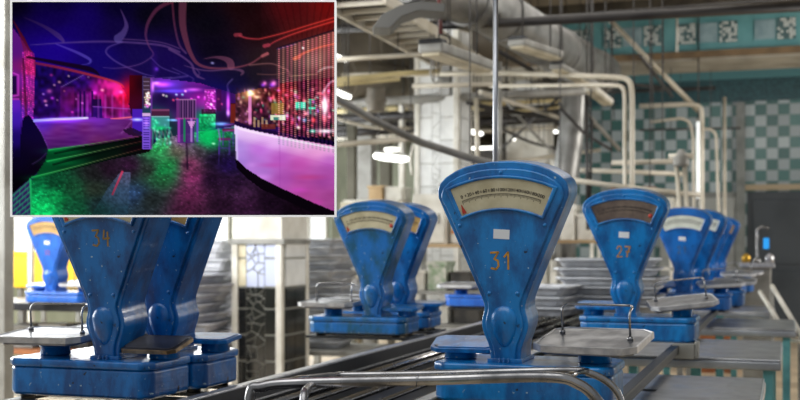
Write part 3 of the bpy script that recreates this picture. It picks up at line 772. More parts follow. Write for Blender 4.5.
# steel side table + dispenser at far right
t = thing('side_stand', 'narrow grey stand with brass fittings beside the dark door', 'stand', P(757, 290, 10.4).to_tuple()[:2]+(0,))
MB().box(-.12, .12, -.15, .15, 0, 1.08).build('body', GREYP, t, .01)
MB().box(-.15, .15, -.18, .18, 1.08, 1.12).build('stand_top', ALU, t, .005)
tp = thing('gooseneck_tap', 'tall chrome gooseneck tap with small glowing blue display', 'tap', P(757, 290, 10.4).to_tuple()[:2]+(1.121,))
MB().tube(smooth_pts([(0, 0, 0), (0, 0, .26), (.01, 0, .31), (.05, 0, .325), (.10, 0, .31)], 5), .010, 10).build('spout', CHROME, tp)
MB().lathe([(0, 0), (.035, 0), (.035, .03), (.012, .05), (0, .05)], 14).build('foot', CHROME, tp)
sc_ = MB().box(.05, .11, -.03, -.01, .12, .235).build('display', DARK, tp, .004)
MB().box(.056, .104, -.034, -.031, .128, .225).build('lit_screen', mat('blue_screen', (30, 130, 200), .3, emit=(40, 150, 230), estr=.9), tp)
for k, (dx, m, lb) in enumerate(((-.09, mat('brass', (190, 150, 60), .3, .8), 'small brass pot on the grey stand'), (.11, ALU, 'small metal pot on the grey stand, right of the tap'))):
    q = P(757, 290, 10.4)
    o = MB().lathe([(0, 0), (.035, 0), (.04, .05), (.03, .07), (.012, .085), (0, .09)], 16).build('pot', m); o.location = (q.x+dx, q.y-.1, 1.121); tag(o, lb, 'pot')
# ---------------------------------------------------------------- pipes, ducts, trays and lamps overhead
def pipe(pts, r, m, label, name='pipe', cat='pipe', bend=.25, group=None, n=12, hang=None):
    w = [P(*p) for p in pts]
    if len(pts) > 1 and pts[-1][1] >= 240 and abs(pts[-1][0]-pts[-2][0]) < 12 and name == 'pipe': w.append(Vector((w[-1].x, w[-1].y, .80 if (-2.1 < w[-1].x < -.37 and w[-1].y < 10.6) else 0)))
    flat = max(p.z for p in w)-min(p.z for p in w) < .75
    if bend: w = rounded(w, bend)
    o_ = w[0].copy(); o = MB().tube([p-o_ for p in w], r, n).build(name, m); o.location = o_
    if (flat if hang is None else hang):
        L = w[-1]-w[0]
        for t in (.3, .7):
            if len(w) == 2: q = w[0].lerp(w[1], t)
            else: q = w[int(t*(len(w)-1))]
            MB().tube([q-o_, Vector((q.x-o_.x, q.y-o_.y, 3.8-o_.z))], .0045, 5).build('hanger', PIPED, o)
    return tag(o, label, cat, group)
PIPEC = mat('cream_pipe_paint', (204, 198, 184), .4, .1, (164, 156, 138), 3, .4, .65)
PIPEY = mat('yellowed_pipe_paint', (200, 186, 140), .45, .1, (168, 152, 110), 3, .4, .65)
PIPED = mat('dark_pipe_paint', (52, 50, 50), .4, .2, (34, 32, 34), 3, .4, .65)
pipe([(300, 30, 9.3), (500, 23, 8.9), (815, 6, 8.3)], .036, PIPED, 'thick dark pipe crossing the whole top of the room', bend=0)
pipe([(300, 16, 11), (560, 16, 10.5), (815, -3, 10)], .012, PIPED, 'thin dark pipe just above the thick dark one', bend=0)
pipe([(495.5, 268, 3.95), (495.5, -30, 3.95)], .0095, STEEL, 'thin upright steel pole rising behind the head of the nearest scale', 'pole', 'pole', 0)
pipe([(300, 76, 11), (500, 73, 10), (612, 77, 9.2), (630, 79, 9.1), (632, 95, 9.1), (632, 250, 9.1)], .022, PIPEC, 'cream pipe running across and bending down above 27, outer of the pair', bend=.15)
pipe([(490, 86, 10), (600, 85, 9.2), (624, 86, 9.1), (625, 100, 9.1), (625, 250, 9.1)], .017, PIPEC, 'cream pipe running across and bending down above 27, inner of the pair', bend=.13)
pipe([(300, 62, 8.5), (440, 53, 8.5)], .018, PIPEC, 'thin cream pipe at upper left above the yellowed ones', bend=0)
pipe([(300, 84, 9.5), (395, 74, 9.5), (440, 71, 9.5)], .022, PIPEY, 'yellowed pipe at upper left, upper of two', bend=0)
pipe([(300, 88, 9.8), (400, 79, 9.8)], .018, PIPEY, 'yellowed pipe at upper left, lower of two', bend=0)
pipe([(300, 148, 9.5), (345, 144, 9.5), (410, 139, 9.5)], .022, PIPEC, 'thin level pipe crossing above the lit lamp', bend=0)
pipe([(412, 86, 9), (500, 84, 9)], .018, PIPEC, 'cream pipe passing behind the tall steel pole', bend=0)
pipe([(300, 78, 6.5), (335, 98, 6.6), (375, 121, 6.8), (420, 142, 7), (470, 158, 7.2), (510, 168, 7.4), (545, 176, 7.8)], .024, DUCT, 'thick grey hose pipe sloping down across the tiled column', 'hose', 'hose', 0)
pipe([(560, 178, 9), (600, 184, 9), (650, 190, 9), (700, 195, 9)], .020, PIPEC, 'sloping cream pipe behind the head of 27', bend=0)
pipe([(612, 163, 9.2), (684, 161, 9.2)], .02, PIPEC, 'short level cream pipe ending in the fitting right of 27, upper', bend=0)
pipe([(580, 170, 11), (684, 174, 11)], .022, PIPEC, 'short level cream pipe right of 27, lower', bend=0)
pipe([(676, 160, 8.6), (684, 262, 8.6)], .017, PIPEC, 'leaning cream pipe below the fitting, left of two', bend=0)
pipe([(684, 160, 8.6), (690, 262, 8.6)], .017, PIPEC, 'leaning cream pipe below the fitting, right of two', bend=0)
f = thing('pipe_fitting', 'chunky pipe fitting on top of two leaning pipes', 'fitting', tuple(P(681, 160, 8.6)))
MB().lathe([(0, -.05), (.055, -.05), (.06, -.03), (.06, .02), (.035, .04), (.02, .08), (0, .08)], 16).build('valve_body', GREYP, f)
MB().tube([(-.09, 0, .03), (.09, 0, .03)], .02, 10).build('valve_arm', PIPEC, f)
pipe([(640, 106, 12), (690, 104, 12), (701, 106, 12), (702, 118, 12), (702, 260, 12)], .024, PIPEC, 'tall cream pipe bending down near the wall, thickest', bend=.1)
pipe([(724.5, 97, 12.5), (724.5, 262, 12.5)], .018, PIPEC, 'straight upright cream pipe, rightmost', bend=0)
pipe([(650, 122, 12.2), (682, 118, 12.2), (690, 122, 12.2), (693, 135, 12.2), (694, 250, 12.2)], .015, PIPEC, 'upright cream pipe with bent top, left of the thick one', bend=.1)
pipe([(700, 129, 12.4), (711, 129, 12.4), (716, 134, 12.4), (720, 260, 12.4)], .015, PIPEC, 'upright cream pipe with bent top, right of the thick one', bend=.1)
pipe([(640, 130, 13), (740, 128, 13.5)], .012, PIPED, 'thin dark bar crossing the tiled wall, lower', bend=0)
pipe([(600, 92, 14), (715, 88, 14)], .022, PIPED, 'dark bar crossing the tiled wall, upper', bend=0)
pipe([(590, 0, 12.5), (700, 112, 12.9)], .028, PIPEC, 'long slanting cream strut below the teal beam', 'strut', 'strut', 0)
pipe([(640, 56, 10.5), (672, 96, 12)], .018, PIPED, 'thin dark slanting rod under the beam', 'rod', 'rod', 0)
for i, (a, b, r, m, lb) in enumerate((((500, 62), (500, 190), .02, GREYP, 'grey drop pipe behind the steel pole'), ((586, 95), (588, 230), .016, PIPED, 'dark upright drop pipe left of 27'), ((476, 98), (478, 180), .022, PIPEC, 'cream drop pipe right of the tiled column'), ((592, 120), (590, 200), .012, PIPED, 'thin dark cable hanging left of 27'))):
    pipe([(*a, 10.2), (*b, 10.2)], r, m, lb, bend=0)
pipe([(438, -20, 7.2), (440, 12, 7.2), (441, 34, 7.2)], .012, mat('dark_red_cable', (96, 40, 40), .5), 'dark red cable dropping to the hanging fixture', 'cable', 'cable', 0)
for i, (x0, y0, x1, y1, D) in enumerate(((400, 70, 520, 120, 12), (505, 100, 575, 170, 12), (560, 108, 612, 150, 11), (335, 118, 412, 128, 11.5), (470, 108, 580, 104, 12.5), (500, 128, 570, 150, 13))):
    pipe([(x0, y0, D), ((x0+x1)/2, (y0+y1)/2+6, D+.2), (x1, y1, D+.3)], .016, (PIPED, GREYP, PIPED, PIPEC, PIPEY, PIPED)[i], ('dark conduit sagging right of the tiled column', 'grey conduit sloping behind the steel pole', 'dark conduit sloping by the slanted duct', 'cream conduit crossing above the level pipe at left', 'yellowed conduit crossing the far hall', 'dark conduit low in the far hall')[i], 'conduit', 'pipe', .3)
def duct(pts, r, m, label, rings=6, cap=True):
    w = [P(*p) for p in pts]; o_ = w[0].copy()
    t = thing('air_duct', label, 'duct', tuple(o_))
    q = smooth_pts([p-o_ for p in w], 6)
    MB().tube(q, r, 28).build('duct_body', m, t)
    for i in range(rings):
        k = int((i+.5)/rings*(len(q)-1)); d = (q[k+1]-q[k]).normalized()
        MB().tube([q[k]-d*.025, q[k]+d*.025], r+.014, 28).build('band', m, t, .004)
    return t
duct([(405, -25, 8.2), (480, 5, 9), (540, 40, 10), (575, 60, 11.0), (602, 74, 11.8)], .20, DUCT, 'large silvery duct slanting down from the top middle', 7)
duct([(290, 50, 11), (380, 46, 11.5), (450, 40, 12), (520, 34, 12.4)], .33, DUCTB, 'fat beige duct at the upper left, upper one', 5)
duct([(290, 84, 10.8), (345, 80, 11), (400, 84, 11.6), (425, 96, 12.2)], .20, DUCTB, 'beige duct at the upper left, lower one', 4)
duct([(577, 78, 11.5), (572, 130, 11.5), (564, 190, 11.5), (562, 260, 11.5)], .13, DUCT, 'slim pale duct leaning upright left of 27', 4)
duct([(376, 88, 10.6), (376, 112, 10.6)], .085, DUCTB, 'short beige duct stub hanging at the upper left', 1)
# curved grey baffle
m = MB(); pts = [(372, 28), (382, 14), (400, 5), (420, 1), (445, 3), (445, 12), (420, 10), (402, 16), (390, 28)]
w = [P(x, y, 6.9) for x, y in pts]; o_ = w[0].copy(); w = [p-o_ for p in w]
va = [m.bm.verts.new(p) for p in w]; vb = [m.bm.verts.new(p+FW*.25) for p in w]
m.bm.faces.new(va); m.bm.faces.new(vb[::-1])
for i in range(len(w)): m.bm.faces.new((va[i], va[(i+1) % len(w)], vb[(i+1) % len(w)], vb[i]))
o = m.build('curved_baffle', mat('baffle_grey', (104, 104, 102), .5, .2), None, .006); o.location = o_; tag(o, 'curved dark grey sheet baffle above the dark pipe at upper middle', 'baffle')
# ladder cable trays
def ladder(a, b, wid, n, label):
    A = P(*a); B_ = P(*b); t = thing('cable_ladder', label, 'cable tray', tuple(A)); d = B_-A; s = Vector((d.y, -d.x, 0)).normalized()*wid
    for k in (0, 1): MB().bar(s*k, d+s*k, .025, .07).build('side_rail', PIPEC, t)
    m = MB()
    for i in range(n): p = d*((i+.5)/n); m.bar(p, p+s, .035, .03)
    m.build('rungs', PIPEC, t)
    m = MB(); 
    for k in range(8): p = s*(.09+.115*k); m.tube([p+Vector((0, 0, .04)), p+d+Vector((0, 0, .04))], .028, 6)
    m.build('cables', BLACK, t)
    return t
ladder((322, 2, 7.4), (440, 66, 10.2), .42, 12, 'cream cable ladder slanting at the upper left, full of dark cables')
ladder((352, -16, 8.2), (470, 30, 11), .42, 12, 'cream cable ladder above the curved baffle')
# ceiling joists with rods between them
JM = mat('dark_ceiling_joist', (84, 78, 66), .8, 0, (58, 52, 44), 3)
for i, y in enumerate((9.2, 10.6, 12.0, 15.2)):
    structure('trim_%d' % (20+i), MB().box(-7, 5, y, y+.12, 3.62, 3.8), JM)
for i, x in enumerate((-6.2, -5.2, -4.2, -3.3)):
    structure('trim_%d' % (30+i), MB().box(x, x+.14, 5, 25, 3.45, 3.62), JM)
rj = random.Random(5)
hall = [('grey pipe high in the far hall, topmost', 96, 11, .04, GREYP), ('cream pipe high in the far hall', 104, 14, .03, PIPEY), ('dark pipe high in the far hall', 112, 13, .05, PIPED), ('dark beam pipe lower in the far hall', 122, 15, .06, PIPED), ('pale pipe low in the far hall', 131, 15, .03, PIPEC)]
for lb, y, D, r, mm in hall: pipe([(325, y+8, D), (585, y-5, D)], r, mm, lb+', crossing left of the slanted duct', bend=0)
for px, D, w_, mm, lb in ((352, 13.5, .10, FARW, 'pale upright post near the left windows'), (366, 14.5, .22, GREYP, 'broad grey upright post left of the lit lamp'), (386, 15.5, .14, FARW, 'dull upright post behind the lit lamp'), (402, 13, .06, WHITEP, 'slim white post touching the tiled column')):
    q = P(px, 242, D); o = MB().box(-w_/2, w_/2, -w_/2, w_/2, 0, 3.45).build('post', mm, None, .005); o.location = (q.x, q.y, 0); tag(o, lb, 'post')
# lamps
LIT = mat('lit_lamp', (255, 255, 250), .4, emit=(255, 255, 248), estr=3)
def lamp(px, py, D, L, rx, label, lit=True, ang=0, tilt=0):
    t = thing('hanging_lamp', label, 'lamp', tuple(P(px, py, D)), ang)
    M = Matrix.Rotation(tilt, 4, 'Y')
    n = 14; m = MB()
    prof = [(0, -L/2)]+[(rx*math.sin(math.pi*(i+.5)/n)**.45, -L/2*math.cos(math.pi*(i+.5)/n)) for i in range(n)]+[(0, L/2)]
    m.lathe(prof, 16, M @ Matrix.Scale(.7, 4, (0, 0, 1)) @ Matrix.Rotation(math.pi/2, 4, 'Y')).build('lamp_tube', LIT if lit else WHITEP, t)
    MB().box(-L*.46, L*.46, -rx*.7, rx*.7, rx*.45, rx*.9, M).build('housing', GREYP, t, .006)
    for s in (-.35, .35):
        MB().tube([(L*s, 0, rx*.8), (L*s, 0, 3.62-P(px, py, D).z)], .006, 6).build('suspension_rod', PIPED, t)
    return t
lamp(391, 157.5, 11.2, .36, .055, 'brightly lit oval lamp hanging above the boxes left of the tiled column', tilt=.12)
lamp(392, 149.5, 13.2, .18, .035, 'small lit lamp just above the large oval one')
lamp(474, 132, 12, .20, .04, 'lit oval lamp between the tiled column and the steel pole', tilt=.25)
lamp(482, 148, 15, .44, .03, 'thin lit tube lamp low beside the steel pole')
lamp(556, 131.5, 13, .055, .028, 'tiny lit bulb lamp left of the slanted duct')
lamp(561, 136, 13.5, .055, .028, 'tiny lit bulb lamp nearest the slanted duct')
lamp(514, 139.5, 13.6, .04, .02, 'faint lit bulb lamp right of the steel pole')
lamp(338, 57, 9, .16, .03, 'lit lamp end at the top beside the picture edge, upper', tilt=.4)
lamp(340, 93, 9, .2, .035, 'lit lamp end beside the picture edge, lower', tilt=.4)
o = thing('tube_lamp', 'upright white lit tube lamp against the tiled wall', 'lamp', tuple(P(698.5, 160, 12.6)))
MB().tube([(0, 0, .42), (0, 0, 3.8-o.location.z)], .008, 6).build('suspension_rod', PIPED, o)
MB().tube([(0, 0, -.42), (0, 0, .42)], .022, 10).build('lamp_tube', mat('lit_tube', (255, 255, 250), .4, emit=(235, 240, 240), estr=.9), o)
for z in (-.44, .44): MB().tube([(0, 0, z-.02), (0, 0, z+.02)], .03, 10).build('end_cap', GREYP, o)
def fixture(a, b, w, h, label, m=GREYP):
    A = P(*a); B_ = P(*b); t = thing('light_fixture', label, 'light fixture', tuple((A+B_)/2)); d = (B_-A)/2
    MB().bar(-d, d, w, h).build('housing', m, t, .02)
    MB().bar(-d*.97+Vector((0, 0, -h*.55)), d*.97+Vector((0, 0, -h*.55)), w*.8, h*.5).build('diffuser', CREAMP, t, .02)
    MB().bar(-d*1.01+Vector((0, 0, h*.55)), -d*.8+Vector((0, 0, h*.55)), w*.9, h*.4).build('end_box', DARK, t, .006)
    for s in (-.7, .7): MB().tube([d*s, d*s+Vector((0, 0, 3.6-t.location.z-d.z*s))], .006, 6).build('suspension_rod', PIPED, t)
    return t
fixture((430, 47, 7.2), (484, 66, 8.2), .17, .07, 'long unlit pale light fixture hanging above the tiled column')
fixture((516, 42, 8.6), (556, 55, 9.3), .15, .06, 'unlit light fixture hanging under the big silvery duct')
fixture((556, 66, 9.3), (592, 84, 10.2), .12, .05, 'unlit light fixture beyond the silvery duct, lowest of the row')
fixture((590, 88, 10.2), (608, 102, 10.8), .12, .05, 'short white fixture end at the top of the slanted duct', WHITEP)
# loose cable loops
pipe([(440, 34, 7.3), (449, 36, 7.3), (451, 44, 7.3), (444, 48, 7.3)], .006, BLACK, 'small black cable loop at the end of the long fixture', 'cable', 'cable', .05)
pipe([(432, 60, 8.4), (430, 74, 8.4), (434, 84, 8.4), (442, 80, 8.4)], .008, GREYP, 'grey loose cable hanging by the tiled column', 'cable', 'cable', .1)
pipe([(412, 175, 10.6), (410, 160, 10.6), (413, 144, 10.6)], .010, WHITEP, 'white cable curving along the left edge of the tiled column', 'cable', 'cable', .1)

MB_ = MB
for lb, a, b, D1, D2, r, mm in (('dark rod slanting above the steel pole', (452, 100), (600, 128), 11, 13, .02, PIPED), ('dark rod slanting down beside the slanted duct', (600, 60), (500, 150), 11.8, 13, .015, PIPED),
        ('pale rod crossing low behind the head of the nearest scale', (462, 168), (600, 150), 12, 13, .02, PIPEC), ('dark level rod above the third cream column', (462, 97), (600, 96), 13.4, 13.4, .03, PIPED),
        ('dark level rod high at upper middle', (440, 64), (600, 52), 12.6, 12.6, .04, PIPED), ('grey slanting strut right of the silvery duct', (560, 84), (620, 150), 12.4, 12.8, .025, GREYP),
        ('dark slanting strut at upper middle under the duct', (500, 52), (590, 104), 10.4, 12.3, .02, PIPED), ('cream slanting rail below the light fixtures', (480, 92), (560, 118), 10.5, 12, .022, PIPEC),
        ('dark rod under the yellowed pipes at left', (330, 96), (420, 100), 12.5, 12.5, .035, PIPED), ('dark low rod behind the lit oval lamp', (335, 134), (420, 128), 14, 14, .05, PIPED),
        ('thin dark rod crossing the frieze downward', (588, 20), (560, 120), 12.4, 12.4, .008, PIPED), ('thin dark rod crossing the frieze upright', (612, 24), (614, 120), 12.4, 12.4, .007, PIPED), ('thin dark rod hanging left of the cream strut', (650, 20), (652, 110), 12.6, 12.6, .007, PIPED),
        ('thin white rod hanging before the frieze', (677, 18), (677, 52), 12.4, 12.4, .012, WHITEP), ('second thin white rod hanging before the frieze', (780, 12), (780, 50), 12.4, 12.4, .012, WHITEP),
        ('dark wide rod in front of the checker wall top', (560, 78), (690, 90), 13, 13.4, .02, PIPED)):
    pipe([(*a, D1), (*b, D2)], r, mm, lb, 'rod', 'rod', 0, n=8)
q = P(446, 74, 10.6); o = MB().box(-.05, .05, -.05, .05, -.2, .25).build('duct_box', DUCT, None, .006); o.location = q; tag(o, 'slim square grey duct box in front of the tiled column top', 'duct')
for lb, x0, x1, y0, y1, D, mm in (('white wall cabinet in the far hall left of the slanted duct', 505, 548, 112, 196, 15.2, WHITEP), ('dark tall cupboard in the far hall beside the steel pole', 470, 500, 150, 210, 15.0, DK), ('white low cupboard in the far hall right of the nearest scale head', 550, 566, 160, 225, 14.6, WHITEP)):
    cabinet(x0, x1, y0, 300, D, .4, 'cupboard', lb, 'cupboard', mm, None, 2, z0=0)
# ---------------------------------------------------------------- added glowing panel for the inset picture (flat image, made-up frame and rods)
def club_picture(X0=13, Y0=3, W=322, H=213):
    """procedural drawing of a neon-lit bar room; returns H x W x 3 in 0..255 display values"""
    rng = np.random.RandomState(4)
    yy, xx = np.mgrid[0:H, 0:W].astype(float); xx += X0+.5; yy += Y0+.5
    img = np.zeros((H, W, 3))
    def A(*c): return np.array(c, float)
    def field(pts, p=3.):
        num = np.zeros((H, W, 3)); den = np.zeros((H, W))
        for x, y, c in pts:
            w_ = 1/(((xx-x)**2+((yy-y)*1.3)**2)+60)**(p/2); num += w_[..., None]*A(*c); den += w_
        return num/den[..., None]
    def noise(s, seed, sx=None):
        r = np.random.RandomState(seed); sx = sx or s; gh = int(H/s)+3; gw = int(W/sx)+3; g = r.rand(gh, gw)
        fy = (yy-Y0)/s; fx = (xx-X0)/sx; iy = fy.astype(int); ix = fx.astype(int); ty = fy-iy; tx = fx-ix
        return (g[iy, ix]*(1-ty)*(1-tx)+g[iy+1, ix]*ty*(1-tx)+g[iy, ix+1]*(1-ty)*tx+g[iy+1, ix+1]*ty*tx)
    def inside(poly):
        m = np.zeros((H, W), bool); n = len(poly)
        for i in range(n):
            x1, y1 = poly[i]; x2, y2 = poly[(i+1) % n]
            if y1 == y2: continue
            c = ((yy < y1) != (yy < y2)) & (xx < (x2-x1)*(yy-y1)/(y2-y1)+x1); m ^= c
        return m
    def fill(poly, c, a=1.):
        m = inside(poly); c = c if isinstance(c, np.ndarray) and c.ndim == 3 else np.broadcast_to(A(*c), (H, W, 3))
        a_ = (m*a)[..., None]; img[:] = img*(1-a_)+c*a_
    def rect(x0, y0, x1, y1, c, a=1.): fill([(x0, y0), (x1, y0), (x1, y1), (x0, y1)], c, a)
    def glow(x, y, rx, ry, c, a=1.):
        g = np.exp(-(((xx-x)/rx)**2+((yy-y)/ry)**2))*a; img[:] += g[..., None]*A(*c)
    def tint(x, y, rx, ry, c, a=1.):
        g = np.clip(np.exp(-(((xx-x)/rx)**2+((yy-y)/ry)**2))*a, 0, 1)[..., None]; img[:] = img*(1-g)+A(*c)*g
    def stroke(pts, w, c, a=1., smooth=True):
        if smooth and len(pts) > 2: pts = [(p.x, p.y) for p in smooth_pts([(q[0], q[1], 0) for q in pts], 6)]
        n = len(pts)-1
        cov = np.zeros((H, W)); colr = np.zeros((H, W, 3))
        for i in range(n):
            (x1, y1), (x2, y2) = pts[i], pts[i+1]; L2 = (x2-x1)**2+(y2-y1)**2+1e-9
            t = np.clip(((xx-x1)*(x2-x1)+(yy-y1)*(y2-y1))/L2, 0, 1)
            d = np.hypot(xx-x1-t*(x2-x1), yy-y1-t*(y2-y1)); s = (i+t)/n
            wd = np.interp(s, np.linspace(0, 1, len(w)), w) if isinstance(w, (list, tuple)) else w
            k = np.clip(wd/2+.5-d, 0, 1)*np.minimum(1, wd); up = k > cov
            cov = np.where(up, k, cov)
            if isinstance(c[0], (list, tuple)):
                cc = A(*c[0])*(1-s[..., None])+A(*c[1])*s[..., None]; colr = np.where(up[..., None], cc, colr)
        if not isinstance(c[0], (list, tuple)): colr = np.broadcast_to(A(*c), (H, W, 3))
        a_ = (cov*a*(SW[0]))[..., None]; img[:] = img*(1-a_)+colr*a_
    SW = [1.]
    # ceiling
    img[:] = field([(14, 4, (6, 2, 22)), (60, 5, (10, 2, 52)), (60, 20, (17, 2, 80)), (70, 32, (22, 3, 110)), (60, 48, (30, 4, 150)), (50, 58, (28, 4, 145)), (100, 58, (22, 8, 112)), (85, 20, (20, 3, 96)), (120, 8, (8, 3, 40)), (120, 30, (18, 6, 66)), (150, 15, (8, 6, 20)), (145, 60, (24, 12, 82)), (170, 60, (26, 10, 84)), (195, 8, (10, 6, 14)), (210, 25, (11, 8, 20)), (215, 50, (13, 8, 26)), (190, 85, (24, 14, 100)), (215, 88, (22, 16, 88)), (240, 80, (22, 18, 60)), (245, 8, (30, 8, 12)), (260, 30, (34, 10, 14)), (290, 10, (84, 12, 16)), (330, 6, (122, 14, 14)), (330, 25, (116, 18, 18)), (300, 30, (84, 18, 20)), (262, 60, (46, 28, 34)), (255, 75, (34, 26, 40)), (300, 60, (92, 56, 56)), (330, 55, (110, 66, 62)), (325, 42, (110, 40, 38)), (300, 80, (60, 38, 44))])
    img *= (.87-.10*np.clip((xx-170)/80, 0, 1)*(xx < 262))[..., None]; img += ((noise(1.5, 1)-.5)*4)[..., None]
    # radiating lines on the red ceiling
    for k in range(13):
        x = 252+k*8; stroke([(x, 3), (274+k*4.8, 42-k*.6)], .8, (30, 4, 6), .5, False)
    fill([(305, 40), (335, 31.5), (335, 95), (277, 95), (277, 50)], field([(280, 55, (64, 42, 46)), (300, 50, (100, 62, 60)), (330, 42, (124, 70, 64)), (315, 62, (128, 104, 96)), (333, 70, (90, 50, 50)), (290, 75, (62, 48, 50)), (320, 80, (60, 34, 40))]), .8)
    SW[0] = .8
    P1 = (84, 62, 140); P2 = (96, 62, 118); P3 = (104, 50, 72)
    stroke([(24, 18), (44, 27), (58, 36), (64, 42)], [.6, 3, 5, 3], ((36, 18, 62), (88, 60, 130)), .8)
    stroke([(31, 46), (55, 44.3), (75, 43.3), (99, 42.5), (123, 43), (152, 45), (167, 47.5), (180, 53)], [.8, 1.6, 2, 2, 2.2, 2], (P1, P2), .8)
    stroke([(57, 45), (72, 51), (81, 55), (90, 60), (91, 63), (88, 65), (82, 65.5)], [1.2, 2.5, 3, 2.4, 1, .5], ((84, 62, 170), (100, 90, 200)), .8)
    stroke([(121, 10), (125, 19), (127, 27), (124, 34), (119, 39.5)], [.6, 2, 4, 6, 9], (P2, (92, 78, 150)), .75)
    stroke([(124, 40), (152, 42), (167, 44.7), (180, 49.5)], 1.3, P2, .7)
    stroke([(123, 43), (111, 47.2), (107, 51), (107, 54), (110.6, 58), (117.5, 63), (128.5, 68.5), (145, 75), (155, 77)], [1.2, 1.8, 1.8, 1.6, .8], P1, .8)
    stroke([(104, 68.5), (115, 69.2), (128.5, 68), (142, 64.4), (152, 58), (153.8, 54), (150, 48), (147, 40), (146.5, 33), (149, 23), (156, 12), (164, 6), (172.5, 2.5)], [.8, 1.2, 1.3, 1.5, 2.5, 3.6, 4], (P1, (110, 40, 60)), .8)
    stroke([(173, 3), (175, 25), (179.6, 45), (186.5, 54)], 2, ((112, 40, 58), P2), .75)
    stroke([(183.5, 2), (183, 14), (183.5, 27), (186.5, 41), (190.6, 53), (197.5, 64), (208.5, 68.6), (222, 69.4), (236, 68.5), (250, 65), (259, 59.6), (264, 56), (268, 54.6)], [8, 7, 5, 3, 2, 1.6, 1.6, 2.6], (P3, (150, 70, 84)), .85)
    stroke([(204, 60), (215, 58.2), (225, 59.6), (230.5, 63), (231.5, 67)], [.6, 2, 4.5, 7, 7.5], ((90, 50, 80), (132, 70, 92)), .85)
    stroke([(185, 66.5), (197.5, 70), (211, 71.7), (229, 70.2), (239, 70.8), (243.5, 73), (241.5, 76)], [.8, 1.4, 1.4, 2, 3, 1], (P2, (120, 74, 100)), .8)
    stroke([(170, 50), (182, 57), (192, 65), (195, 73), (199, 77.5), (205, 80)], [2.6, 2, 2.4, 2.6, 1], P2, .85)
    stroke([(197, 70), (200, 74), (198, 78)], 1.2, P2, .7)
    stroke([(170, 79.6), (188, 77)], 2, P1, .7); stroke([(173, 69), (190.6, 77.5), (194, 81), (188, 88)], 1.2, P1, .6)
    stroke([(152, 59), (160, 67), (168, 71), (180, 75)], 1.2, P1, .7); stroke([(157, 79.5), (172, 78.5)], 1.5, P1, .7)
    stroke([(233, 80), (228, 86), (229, 92)], 1.2, (110, 90, 160), .7)
    R1 = (206, 52, 54)
    stroke([(236, 36), (241, 35.6)], 3.6, (150, 50, 66), .95, False)
    stroke([(240, 36.5), (247, 39), (258, 40), (264, 39), (284, 34), (305, 27.5), (335, 18.5)], [2, 1.4, 1.4, 1.4], ((160, 50, 66), (226, 58, 48)), .95)
    stroke([(265, 47), (269, 46)], 3.6, (176, 58, 78), .95, False)
    stroke([(270, 46), (277.5, 41.5), (298, 33.5), (335, 22)], [1.2, 1.4, 1.6], ((176, 56, 70), (226, 58, 48)), .95)
    stroke([(277.5, 49.5), (305, 40.5), (335, 31)], 1.8, (16, 10, 26), .9); stroke([(278, 50), (296, 45)], 1, (110, 80, 160), .6)
    stroke([(294.5, 59.8), (299, 58), (303.6, 54.5), (319, 48.6), (335, 44.7)], [3, 4, 2, 1.6, 1.4], (222, 96, 72), .95)
    stroke([(263, 57), (268, 54.6)], 3, (176, 90, 96), .9, False)
    stroke([(250, 66), (270.6, 64.5), (281.6, 68), (289, 72), (290, 77)], [1.6, 1.4, 1.6, 2], (132, 84, 86), .8)
    stroke([(258, 75), (275, 75.5), (287, 73)], 1.2, (110, 70, 70), .7); stroke([(292, 77), (318, 75)], 1, (170, 140, 110), .7)
    stroke([(318, 73), (325, 69), (333, 68)], [1, 2.5, 2], (176, 160, 160), .8)
    glow(213, 64, 1.6, .9, (150, 150, 190)); glow(303.5, 49, 1, 1, (240, 240, 230)); glow(157, 70, 2, 2, (90, 40, 150)); tint(155, 70, 3, 20, (60, 20, 130), .4)
    SW[0] = 1.
    # left curtain
    fill([(13, 28), (22, 40), (30, 52), (36, 62), (36, 150), (13, 175)], field([(15, 50, (84, 20, 120)), (20, 80, (110, 24, 140)), (16, 110, (70, 30, 170)), (25, 100, (90, 20, 80)), (30, 70, (130, 24, 90)), (20, 140, (34, 8, 100))]))
    for k in range(5): stroke([(14+k*2.6, 22+k*4), (20+k*2.5, 34+k*4), (26+k*2, 56), (28+k*2, 75)], 1.3, ((70, 10, 20), (150, 20, 70)), .7)
    for k in range(6):
        x = 23.5+k*2.1
        for y in np.arange(52+abs(k-2), 119, 2.2): glow(x+rng.uniform(-.4, .4), y, .8, .9, (190, 30+20*rng.rand(), 110), rng.uniform(.2, .9))
    stroke([(14, 74), (19, 76), (19, 96), (14, 97)], 1.6, (200, 60, 200), .8, False)
    rect(13, 77, 17, 95, (16, 6, 50), .85); rect(13, 99, 20, 101, (170, 50, 180), .8)
    stroke([(24, 60), (27, 120)], 2.5, (60, 8, 40), .7, False)
    # dance room seen under the soffit
    room = [(36, 63), (60, 68), (90, 75), (110, 80), (121, 85), (127, 96), (130, 108), (133, 121), (133, 124), (34, 124)]
    fill(room, field([(45, 72, (24, 8, 96)), (70, 80, (26, 6, 110)), (42, 85, (30, 8, 110)), (60, 95, (46, 10, 96)), (85, 85, (34, 12, 130)), (75, 100, (104, 14, 96)), (50, 110, (38, 8, 110)), (70, 115, (84, 12, 140)), (95, 90, (150, 16, 150)), (110, 86, (240, 30, 160)), (120, 90, (255, 60, 150)), (105, 95, (220, 20, 140)), (112, 104, (170, 14, 120)), (124, 100, (240, 16, 70)), (95, 108, (120, 20, 150)), (118, 115, (150, 20, 130)), (90, 120, (110, 30, 200)), (128, 118, (150, 40, 180))], 3.4))
    n1 = noise(4, 8, 3); fill(room, img*(.30+.85*n1[..., None]), .85)
    stroke([(36, 64), (60, 68.5), (90, 75.5), (112, 81.5), (121, 85), (124, 88)], [2.6, 2.6, 2, 1.6], ((110, 24, 70), (210, 60, 40)), .9)
